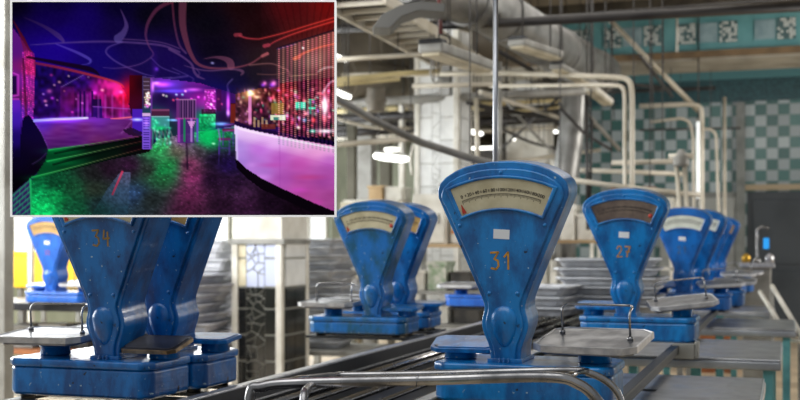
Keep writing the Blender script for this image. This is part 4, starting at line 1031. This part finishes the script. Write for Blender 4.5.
    stroke([(28, 58), (60, 64), (90, 70), (100, 76)], [2, 4, 5, 1], (18, 4, 20), .85)
    for x, y, s, c in ((52, 76, 2, (160, 40, 60)), (69.3, 77, 1.3, (255, 220, 160)), (60, 83, 1.8, (240, 180, 140)), (55, 86, 1.4, (240, 190, 170)), (50, 92, 3.2, (190, 90, 130)), (65, 92, 1.2, (200, 120, 80)), (44, 95, 1.6, (180, 140, 200)), (89, 78, .9, (255, 220, 180)), (46, 102, 2.2, (255, 150, 170)), (47, 106, 1.6, (255, 200, 190)), (53, 99, 2, (200, 60, 180)), (58, 101, 1, (255, 190, 220)), (103, 91, 2, (255, 210, 130)), (95, 94, 3, (255, 90, 240)), (122, 93, 2.6, (255, 180, 255)), (77, 100, 1, (220, 170, 240)), (83, 104, 1.4, (240, 150, 240)), (73, 113, 1.6, (240, 60, 160))): glow(x, y, s*.8, s*.65, c, .7)
    stroke([(62, 88), (84, 76)], .9, (150, 120, 200), .6)
    glow(122, 93, 7, 5, (255, 20, 120), .7); tint(129, 92, 8, 13, (236, 10, 30), .75); tint(112, 86, 10, 4, (255, 40, 170), .7)
    rect(93, 100, 102, 107, (30, 8, 60)); rect(94, 107, 103, 124, (30, 10, 96), .8)
    for x in (79, 83, 88, 99, 106, 113, 124): stroke([(x, 96), (x, 122)], 1, (210, 90, 230), .5, False)
    for x in (80.5, 84.5, 92): rect(x, 92, x+1.6, 118, (30, 6, 70), .8)
    stroke([(94, 107.5), (132, 110)], 1.1, (170, 90, 210), .6); stroke([(103, 121), (117, 119.5), (132, 118)], 1.5, (255, 110, 130), .85)
    for k in range(7): stroke([(62+k*2, 88), (62+k*2, 117)], .9, (150, 24, 110), .5, False)
    # dark drape right of the red light
    fill([(130, 76), (143, 76), (143, 118), (135, 119), (130, 108)], field([(131, 85, (90, 4, 16)), (140, 85, (24, 4, 16)), (133, 108, (70, 6, 30)), (141, 112, (36, 8, 40))]))
    fill([(133, 110), (143, 110), (143, 138), (133, 136)], (74, 30, 190), .9); glow(138, 120.5, 6, 1.4, (150, 200, 255)); rect(128, 92, 130, 104, (190, 10, 40), .5)
    # stage floor
    fill([(34, 122), (60, 120), (90, 118), (133, 121), (133, 132), (143, 138), (143, 141), (100, 148), (50, 157), (46, 145)], field([(45, 124, (90, 40, 190)), (70, 124, (110, 40, 170)), (100, 122, (110, 40, 170)), (60, 132, (110, 36, 120)), (85, 130, (112, 40, 116)), (110, 130, (96, 34, 116)), (130, 134, (86, 26, 96)), (60, 145, (72, 22, 96)), (100, 142, (92, 24, 84)), (75, 139, (80, 24, 110))]))
    img[:] += (inside([(40, 124), (130, 124), (140, 138), (50, 150)])*(noise(2, 31, 9)-.5)*26)[..., None]
    stroke([(34.5, 121.6), (60, 120), (80, 119.3), (88, 118.8)], [2.8, 2.4, 1.8], ((140, 150, 255), (230, 230, 255)), .95); glow(62, 121, 26, 2.6, (80, 30, 190), .8)
    stroke([(133, 121.5), (126, 130), (122, 134)], 1, (170, 100, 190), .5); fill([(123, 131), (131, 128), (143, 133), (142, 138), (130, 136)], (30, 12, 40), .85)
    # dark ramp side and left corner
    fill([(34, 122), (30, 116), (24, 118), (20, 145), (13, 160), (13, 196), (22, 187), (32, 179.5), (40, 171), (46, 162), (49, 153), (48, 147), (42, 134)], field([(28, 125, (10, 3, 46)), (40, 135, (14, 5, 46)), (20, 160, (8, 3, 28)), (44, 150, (16, 5, 40)), (40, 165, (8, 3, 16)), (18, 185, (3, 2, 8))]))
    rect(13, 101, 21, 158, field([(14, 105, (96, 30, 190)), (18, 120, (62, 24, 170)), (18, 140, (26, 8, 100)), (16, 156, (8, 3, 36))]), .9)
    stroke([(36, 124), (42, 134), (48, 147)], .8, (130, 90, 190), .6); stroke([(33, 165), (41, 160), (47, 154)], .9, (80, 50, 120), .6)
    # steps
    fill([(49, 150), (100, 145), (143, 137), (153, 141), (153, 154), (110, 161), (33, 181), (40, 171), (46, 162)], field([(55, 154, (2, 60, 30)), (100, 150, (4, 20, 12)), (140, 142, (8, 4, 8)), (45, 170, (4, 70, 36)), (75, 165, (4, 46, 24)), (110, 158, (6, 18, 12)), (140, 152, (12, 4, 10))]))
    for i, (a, b) in enumerate((((49.5, 151), (143, 136.5)), ((48, 162.2), (143, 142)), ((32.5, 178.3), (143, 149.6)))):
        stroke([a, ((a[0]+b[0])/2, (a[1]+b[1])/2+.4), b], [1.6, 1, .6], ((40, 210, 100), (130, 50, 50)), .8)
        tint(a[0]+14, a[1]+1, 16, 3, (6, 130, 60), .55)
        stroke([(a[0]+6, a[1]+3.2), ((a[0]+b[0])/2, (a[1]+b[1])/2+2.6), (b[0], b[1]+2)], [2, 3, 2.4], (3, 12, 9), .7)
    # main floor
    fl = [(13, 216), (13, 200), (32, 181), (110, 161), (150, 153), (153, 146), (160, 140), (190, 134), (215, 128), (236, 126), (236, 160), (243, 168), (335, 214), (335, 217)]
    F = field([(38, 195, (12, 150, 80)), (42, 210, (16, 200, 100)), (36, 186, (8, 90, 50)), (56, 198, (12, 130, 66)), (56, 184, (10, 60, 36)), (74, 190, (20, 64, 40)), (75, 208, (16, 72, 46)), (95, 175, (24, 24, 26)), (95, 190, (36, 44, 36)), (100, 205, (24, 40, 44)), (130, 166, (40, 16, 40)), (110, 170, (32, 16, 32)), (135, 195, (40, 62, 96)), (150, 170, (36, 36, 36)), (150, 200, (28, 34, 34)), (165, 178, (30, 74, 44)), (170, 165, (28, 120, 60)), (164, 172, (20, 150, 74)), (160, 150, (40, 150, 80)), (178, 152, (96, 90, 76)), (190, 165, (120, 46, 84)), (192, 178, (124, 40, 90)), (190, 195, (88, 30, 66)), (188, 210, (58, 22, 46)), (200, 150, (70, 50, 66)), (185, 142, (130, 70, 140)), (215, 160, (22, 12, 34)), (212, 180, (28, 12, 34)), (208, 142, (10, 130, 70)), (206, 135, (10, 170, 90)), (228, 165, (26, 12, 60)), (235, 185, (30, 14, 36)), (245, 205, (46, 20, 46)), (240, 195, (58, 30, 60)), (270, 200, (20, 8, 22)), (300, 210, (14, 5, 14)), (225, 205, (32, 14, 32))], 3.6)
    F = F*1.12*(.66+.52*noise(1.6, 12, 2.6)[..., None])*(.85+.3*noise(1, 15)[..., None])
    fill(fl, F)
    sp = rng.rand(H, W); img[:] += ((inside(fl) & (sp > .94))*(rng.rand(H, W)*.55))[..., None]*np.clip(F, 0, 255)*.9
    fill([(121, 173), (131, 172.5), (129, 216), (92, 216), (108, 190)], field([(128, 175, (84, 90, 124)), (120, 195, (54, 76, 104)), (126, 214, (30, 56, 72)), (98, 214, (18, 50, 48))])*(.75+.5*noise(1.5, 77)[..., None]), .75)
    stroke([(123, 172.5), (113, 195.5)], [1.8, 1.2], ((230, 60, 100), (180, 30, 60)), .9, False)
    stroke([(187, 135), (188, 170)], [1, 2.4, 2], (30, 14, 34), .7, False); tint(187, 166, 6, 2.5, (24, 10, 30), .6); glow(214, 144.5, 1.6, 1, (220, 220, 190))
    # brick work at the lower left
    fill([(13, 196), (22, 187), (31, 180), (32, 216), (13, 216)], (44, 26, 84)); stroke([(31, 180), (32, 216)], 1.8, (30, 190, 100), .85, False)
    for i in range(7): stroke([(13, 197+i*5.2), (22, 189+i*5.4), (31, 181+i*5.6)], 1.1, (34, 170, 106), .8)
    for i in range(7):
        for k in range(3): x = 15+k*5.5+(i % 2)*2.6; y = 197+i*5.4-(x-13)*.85; stroke([(x, y), (x+.2, y+5)], .9, (40, 140, 110), .7, False)
    # middle distance: pillar, stools, booth
    back = [(143, 77), (200, 84), (236, 95), (236, 127), (215, 130), (190, 134), (160, 140), (143, 141)]
    fill(back, field([(147, 85, (60, 50, 90)), (165, 84, (120, 40, 200)), (175, 88, (90, 50, 200)), (190, 92, (110, 30, 150)), (165, 98, (20, 8, 50)), (180, 105, (30, 8, 60)), (200, 95, (150, 20, 150)), (210, 100, (200, 50, 200)), (222, 100, (60, 14, 90)), (232, 100, (50, 14, 90)), (160, 120, (20, 90, 80)), (170, 128, (20, 40, 50)), (185, 118, (90, 24, 120)), (205, 120, (10, 150, 90)), (222, 118, (30, 14, 60)), (232, 120, (34, 12, 50))], 3.6))
    glow(163, 85.5, 9, 2.4, (150, 60, 220)); glow(153, 88, 1.6, 5, (255, 130, 255), .8); glow(157, 84, 3, 1.4, (200, 110, 255)); glow(172, 92, 16, 1.6, (60, 60, 220), .7); glow(195, 90.5, 8, 1.6, (255, 120, 220), .8); tint(215, 90, 26, 5, (18, 12, 90), .6)
    rect(144, 79, 151, 107, (64, 44, 60)); [rect(144.5, y, 150.5, y+1.2, (150, 130, 170), .6) for y in (82, 86, 90)]
    for k in range(40): glow(rng.uniform(145, 151), rng.uniform(93, 108), .8, .8, [(255, 200, 150), (240, 90, 200), (255, 255, 200)][rng.randint(3)], .8)
    rect(143.5, 114, 151, 150, (120, 80, 210)); [rect(144, y, 150.5, y+1, (40, 20, 110), .9) for y in np.arange(117, 149, 2.6)]; rect(143.5, 114, 151, 117, (210, 170, 220)); glow(147, 124, 2.5, 5, (120, 80, 180), .7)
    rect(151, 79, 153, 150, (150, 60, 200), .5)
    rect(152, 110, 170, 112, (120, 60, 100)); rect(152, 112, 170, 117, (70, 30, 60)); rect(152, 117, 170, 129, (60, 140, 140)); rect(152, 116.6, 170, 118.4, (150, 190, 200), .8)
    tint(160, 129, 8, 2, (20, 200, 110), .9); tint(156, 124, 4, 4, (20, 190, 110), .6); glow(174, 121, 5, .9, (120, 200, 255))
    for k in range(5): stroke([(154+k*4, 129), (153+k*4.2, 146)], 1.3, (40, 150, 110), .7, False); stroke([(155+k*4, 132), (158+k*4, 140)], 1, (150, 160, 150), .5, False)
    for k in range(50): glow(rng.uniform(153, 172), rng.uniform(119, 148), 1, 1.2, [(20, 160, 90), (60, 60, 90), (150, 190, 170)][rng.randint(3)], .5)
    for x, y, c in ((164, 96, (255, 240, 190)), (167, 97, (190, 230, 150)), (177, 95.5, (160, 220, 255)), (183, 95.5, (90, 220, 160)), (178, 100, (200, 40, 20)), (174, 101, (230, 60, 50)), (186, 92, (240, 170, 240)), (192, 100, (230, 60, 160)), (199, 98, (255, 80, 200)), (219, 100, (200, 90, 90)), (222, 105, (180, 60, 70))): glow(x, y, 1.1, 1, c)
    rect(177, 100, 196, 119, (26, 6, 50)); stroke([(177, 100.5), (196, 100.5)], 1.2, (210, 140, 200), .7, False); stroke([(177, 119.5), (196, 119.5)], 1.6, (170, 60, 140), .9, False)
    for k in range(7): stroke([(181+k*2.5, 101), (181+k*2.5, 119)], 1, (200, 130, 205), .6, False)
    rect(177, 100, 180, 119, (176, 80, 180), .5); rect(178, 120, 195, 144, (70, 30, 110), .8)
    for x, c in ((179.5, (190, 70, 210)), (185, (20, 140, 80)), (192, (190, 130, 220)), (198, (120, 60, 220))): stroke([(x, 120), (x, 142)], 2, c, .8, False)
    fill([(188, 122), (196, 122), (192, 130)], (230, 160, 230), .8)
    rect(205, 90, 216, 112, (150, 40, 150), .9)
    for k in range(60): glow(rng.uniform(205, 216), rng.uniform(92, 113), .8, .8, [(255, 150, 255), (160, 20, 140), (255, 90, 200)][rng.randint(3)], .6)
    rect(202, 110, 216, 115, (50, 14, 40), .8); rect(200, 115, 216, 131, field([(204, 118, (20, 190, 110)), (214, 117, (80, 220, 150)), (208, 128, (4, 120, 70))])*(.6+.8*noise(1.6, 41)[..., None]))
    tint(208, 138, 9, 8, (10, 200, 100), .8)
    glow(228.7, 104, 1.5, 9, (230, 90, 255)); glow(228.7, 114, 1.6, 3, (200, 140, 255)); rect(231, 104, 246, 124, (112, 34, 22), .9); rect(231, 104, 246, 105, (60, 16, 16))
    rect(217, 90, 222, 112, (60, 10, 60), .6)
    glow(222, 124.8, 7, 1.6, (110, 170, 255)); tint(222, 129, 8, 2, (30, 30, 140), .6)
    # bar stools
    for x, y in ((225, 140), (229, 131)):
        stroke([(x-5, y), (x+5, y)], 2.6, (110, 20, 50), .9, False); stroke([(x-5, y+1), (x-5.5, y+15)], 1, (90, 50, 170), .8, False); stroke([(x+5, y+1), (x+5, y+15)], 1, (90, 50, 170), .8, False); stroke([(x-6, y+9), (x+5, y+9)], 1, (80, 50, 160), .7, False)
    stroke([(219, 130), (221, 142)], 1.4, (140, 120, 200), .8, False); stroke([(221, 146), (219, 166)], .9, (60, 40, 120), .7, False)
    for y in (126, 129, 132): stroke([(225, y), (234, y-1)], 1, (150, 70, 190), .7, False)
    # back bar
    bb = [(236, 95), (280, 84), (335, 78), (335, 146), (280, 134), (236, 126)]
    fill(bb, field([(240, 100, (80, 30, 60)), (250, 96, (160, 110, 60)), (256, 104, (90, 40, 60)), (262, 110, (110, 30, 90)), (270, 98, (110, 24, 40)), (282, 98, (230, 40, 60)), (276, 106, (150, 110, 50)), (290, 92, (150, 30, 40)), (296, 104, (130, 40, 60)), (305, 88, (50, 14, 40)), (310, 110, (70, 70, 80)), (320, 95, (110, 34, 60)), (332, 90, (90, 20, 40)), (320, 125, (60, 30, 60)), (290, 120, (110, 20, 60)), (300, 132, (40, 10, 40)), (262, 125, (50, 16, 60)), (332, 120, (80, 30, 60)), (250, 115, (130, 60, 90))], 3.6)*(.25+.75*noise(2.6, 61, 2.2)[..., None]))
    cols = [(255, 120, 140), (255, 60, 90), (240, 200, 160), (60, 220, 170), (160, 90, 230), (30, 10, 30), (30, 8, 20), (230, 150, 230), (20, 8, 20)]
    for k in range(260):
        x = rng.uniform(237, 334); y = rng.uniform(88+.0*x, 122+(x-236)*.17); c = cols[rng.randint(len(cols))]
        (tint if sum(c) < 90 else glow)(x, y, rng.uniform(.6, 1.7), rng.uniform(.6, 2.2), c, rng.uniform(.2, .65))
    glow(251, 94, 3, 3, (255, 250, 190)); glow(249, 96, 9, 6, (180, 120, 80), .7); stroke([(250.5, 98), (250.5, 124)], 3, (250, 150, 220), .8, False); glow(258, 98, 3, 1.6, (255, 230, 180), .7)
    fill([(258, 89), (262, 82), (280, 80), (280, 88)], (22, 8, 40), .8)
    for x, r in ((264.5, 3.4), (273.5, 4.6)): tint(x, 85, r, r*.9, (120, 50, 110), 1); glow(x+1, 84, r*.5, r*.5, (190, 110, 150), .8); glow(x-1, 86, r*.5, r*.4, (70, 30, 190), .7)
    rect(296, 103, 306, 109, (70, 220, 180)); rect(300.3, 103, 300.9, 109, (30, 90, 80)); rect(296, 109.5, 306, 111, (30, 120, 100), .8); rect(309, 108, 316, 110, (60, 210, 170)); stroke([(311, 102), (311, 114)], 1.2, (50, 200, 160), .8, False); rect(309, 100, 315, 101.5, (50, 190, 150))
    rect(271, 116, 286, 121.5, (220, 230, 200)); rect(274, 118, 280, 121.5, (60, 130, 120)); rect(272, 104, 284, 115, (160, 130, 60), .7)
    for k in range(4): rect(254+k*4, 118+(k % 2)*3, 256+k*4, 128, (200, 160, 120), .7)
    rect(250, 128, 280, 133, (40, 14, 90), .8); rect(262, 125, 276, 130, (110, 40, 30), .8)
    glow(325.5, 107, 2.6, 8, (255, 255, 255)); glow(325.5, 104, 5, 12, (190, 90, 120), .7); glow(326, 132, 8, 2, (255, 255, 255), .9); glow(305, 121, 2, 2, (80, 150, 190)); glow(314, 121, 2, 2.5, (230, 50, 50)); glow(313, 132, 3, 1.6, (30, 200, 150)); glow(299, 128.5, 1.6, 1.6, (255, 240, 200)); glow(325, 120, 2, 3, (210, 60, 60))
    stroke([(323, 94), (330, 84), (334, 82)], 2, (210, 160, 190), .7)
    # bar front
    fill([(235, 121), (250, 127), (290, 135), (335, 142), (335, 149), (290, 139), (236, 129)], (26, 8, 52), .95)
    bar_ = [(235, 126), (250, 130.5), (290, 139), (335, 147), (335, 212), (313, 203), (280, 188), (262, 179), (248, 170), (237, 160)]
    fill(bar_, field([(238, 130, (224, 190, 255)), (238, 150, (170, 130, 226)), (242, 163, (150, 110, 210)), (255, 134, (236, 196, 255)), (260, 150, (190, 92, 216)), (262, 172, (170, 100, 206)), (275, 142, (236, 170, 250)), (280, 160, (178, 60, 180)), (285, 180, (160, 50, 160)), (300, 145, (240, 160, 220)), (300, 165, (186, 50, 156)), (300, 185, (170, 44, 140)), (320, 152, (236, 130, 196)), (330, 160, (166, 50, 170)), (332, 150, (240, 150, 210)), (325, 180, (150, 40, 140)), (328, 200, (140, 30, 110)), (310, 196, (166, 40, 130)), (255, 165, (176, 100, 210))], 3.2))
    cl = noise(5, 91, 14)*.6+noise(3, 92, 8)*.4
    fill(bar_, img+((cl-.5)*30)[..., None]*A(1, .8, 1), .9); fill(bar_, (206, 176, 224), .22)
    for q_ in range(7): stroke([(236, 129+q_*1.5), (250, 133+q_*1.7), (290, 141.5+q_*2.0), (334, 150+q_*2.4)], 2.4, (250, 214, 250), .34-.04*q_)
    stroke([(236, 128), (250, 132), (290, 140.5), (334, 149)], [2.6, 2.4, 2, 2], (255, 236, 255), .8); stroke([(280, 138), (280.5, 187)], .8, (150, 60, 160), .5, False)
    stroke([(237, 128), (237.5, 160)], 2, (226, 214, 255), .7, False)
    for x, y, rx, c in ((262, 178, 7, (220, 140, 240)), (300, 191, 9, (214, 70, 200)), (252, 166, 5, (210, 150, 240)), (318, 203, 6, (200, 60, 170)), (272, 166, 12, (190, 70, 170)), (310, 178, 14, (190, 56, 120))): tint(x, y, rx, 2.6, c, .5)
    fill([(236, 160), (248, 170), (262, 179.5), (280, 188.5), (313, 203.5), (335, 212.5), (335, 217), (320, 217), (290, 203), (262, 190), (246, 178), (237, 168)], (8, 3, 10), .95)
    # bead strings
    for k in range(14):
        x = 279.5+k*4.15+.3*math.sin(k); y0 = 49-(x-280)*.30
        for y in np.arange(y0+1, 146+(x-280)*.14, 2.05):
            bright = .75 if y < 80 else .95
            glow(x, y, .75, .65, (235, 120+40*math.sin(k*2), 130) if y < 138 else (150, 40, 110), bright*(.9 if y < 138 else -.6))
        stroke([(x, y0), (x, 138)], .6, (160, 40, 60), .15, False)
    for k in range(8): x = 312+k*3; stroke([(x, 45), (x, 90)], .7, (190, 60, 60), .35, False)
    return np.clip(img, 0, 255)
def build_picture():
    S = .85; W, H = 322, 213; D = 2.9; px = D/1150
    t = thing('inset_panel', 'added glowing panel with the white edged inset picture of a nightclub bar, upper left', 'picture', tuple(P(173.4, 108.6, D)), TH)
    w, h = 325.6*px/2, 216.6*px/2
    m = MB()
    b = 1.7*px
    m.box(-w, w, -.004, .03, h-b, h).box(-w, w, -.004, .03, -h, -h+b).box(-w, -w+b, -.004, .03, -h+b, h-b).box(w-b, w, -.004, .03, -h+b, h-b)
    m.build('frame', mat('white_frame', (236, 236, 236), .5, emit=(230, 230, 230), estr=.45), t)  # frame of the added panel glows faintly too, no lamp behind it
    MB().box(-w+b, w-b, .002, .03, -h+b, h-b).build('backing', GREYP, t)
    img = club_picture()/255.
    li = np.where(img <= .04045, img/12.92, ((img+.055)/1.055)**2.4)
    xs = -w+b+(np.arange(W)+.5)/W*(2*w-2*b); zs = h-b-(np.arange(H)+.5)/H*(2*h-2*b)
    xs[0] = -w+b; xs[-1] = w-b; zs[0] = h-b; zs[-1] = -h+b
    X, Z = np.meshgrid(xs, zs); co_ = np.stack([X, np.zeros_like(X), Z], -1).reshape(-1, 3)
    idx = np.arange(W*H).reshape(H, W)
    q = np.stack([idx[:-1, :-1], idx[1:, :-1], idx[1:, 1:], idx[:-1, 1:]], -1).reshape(-1, 4)
    me = bpy.data.meshes.new('print'); me.vertices.add(len(co_)); me.vertices.foreach_set('co', co_.ravel())
    me.loops.add(q.size); me.loops.foreach_set('vertex_index', q.ravel().astype(np.int32)); me.polygons.add(len(q))
    me.polygons.foreach_set('loop_start', np.arange(0, q.size, 4, dtype=np.int32)); me.update(calc_edges=True)
    ca = me.color_attributes.new('print', 'FLOAT_COLOR', 'POINT')
    ca.data.foreach_set('color', np.concatenate([li.reshape(-1, 3), np.ones((W*H, 1))], 1).ravel())
    mt = bpy.data.materials.new('glowing_inset_image'); mt.use_nodes = True; N = mt.node_tree.nodes; L = mt.node_tree.links; bs = N['Principled BSDF']
    at = N.new('ShaderNodeVertexColor'); at.layer_name = 'print'
    bs.inputs['Base Color'].default_value = (0, 0, 0, 1); bs.inputs['Specular IOR Level'].default_value = 0; bs.inputs['Roughness'].default_value = .9
    L.new(at.outputs['Color'], bs.inputs['Emission Color']); bs.inputs['Emission Strength'].default_value = 1
    me.materials.append(mt); link('glowing_inset_image', me, t)
    for s in (-.8, .8):
        zc_ = 3.8-t.location.z
        MB().tube([(w*s, .015, h), (w*s, .015, 2.2)], .004, 8).build('hanging_rod', STEEL, t)
    return t
build_picture()
# ---------------------------------------------------------------- camera and light
cam = bpy.data.cameras.new('camera'); co = bpy.data.objects.new('camera', cam); C.objects.link(co)
co.location = (0, 0, ZC); co.rotation_euler = (math.pi/2, 0, TH)
cam.sensor_width = 36; cam.lens = 1150/800*36; cam.shift_y = 42/800; cam.clip_start = .05
cam.dof.use_dof = True; cam.dof.focus_distance = 3.0; cam.dof.aperture_fstop = 4
bpy.context.scene.camera = co
w = bpy.data.worlds.new('world'); bpy.context.scene.world = w; w.use_nodes = True
bg = w.node_tree.nodes['Background']; bg.inputs[0].default_value = (.93, .97, 1, 1); bg.inputs[1].default_value = .36
def area(name, loc, target, sx, sy, power, c=(1, 1, 1)):
    l = bpy.data.lights.new(name, 'AREA'); l.shape = 'RECTANGLE'; l.size = sx; l.size_y = sy; l.energy = power; l.color = c
    o = bpy.data.objects.new(name, l); C.objects.link(o); o.location = loc
    o.rotation_euler = (Vector(target)-Vector(loc)).to_track_quat('-Z', 'Y').to_euler(); return o
for i, y in enumerate((2.8, 6, 9.3, 12.5, 15.7)):
    area('daylight_left_%d' % i, (-6.9, y, 2.2), (0, y, 1.2), 2.4, 2.2, 150 if y < 11 else 80, (.95, .98, 1))
area('hall_daylight', (-5, 20.5, 3.2), (-5, 20.5, 0), 3, 6, 80, (1, .97, .9))
area('overhead_fill_near', (-1.5, 1.5, 4.6), (-1.3, 5, .9), 5, 3, 95, (1, .99, .97))  # added area light without fixture, gives highlights on top surfaces
area('overhead_fill_mid', (-1.6, 9, 3.55), (-1.6, 9, 0), 3, 4, 50, (1, .96, .9))  # added fill under the ceiling, belongs to no fixture
area('end_wall_fill', (0, 14.6, 3.2), (0, 17, 1.8), 3, 1, 8, (1, .98, .94))  # unseen fill added in front of the tiled end wall
area('fill_left', (-4.6, 4.6, 3.4), (-3.9, 9, 1.2), 2.5, 1.2, 150, (1, .99, .97))  # unseen fill added to brighten the column face and bundles
area('door_daylight', (4.5, 11, 2.4), (0, 12, 0), 3, 2, 260, (1, .95, .88))
sc = bpy.context.scene
sc.view_settings.view_transform = 'Standard'; sc.view_settings.look = 'None'; sc.view_settings.gamma = 1; sc.view_settings.exposure = 0
sc.cycles.use_denoising = True; sc.cycles.max_bounces = 6; sc.cycles.sample_clamp_indirect = 4
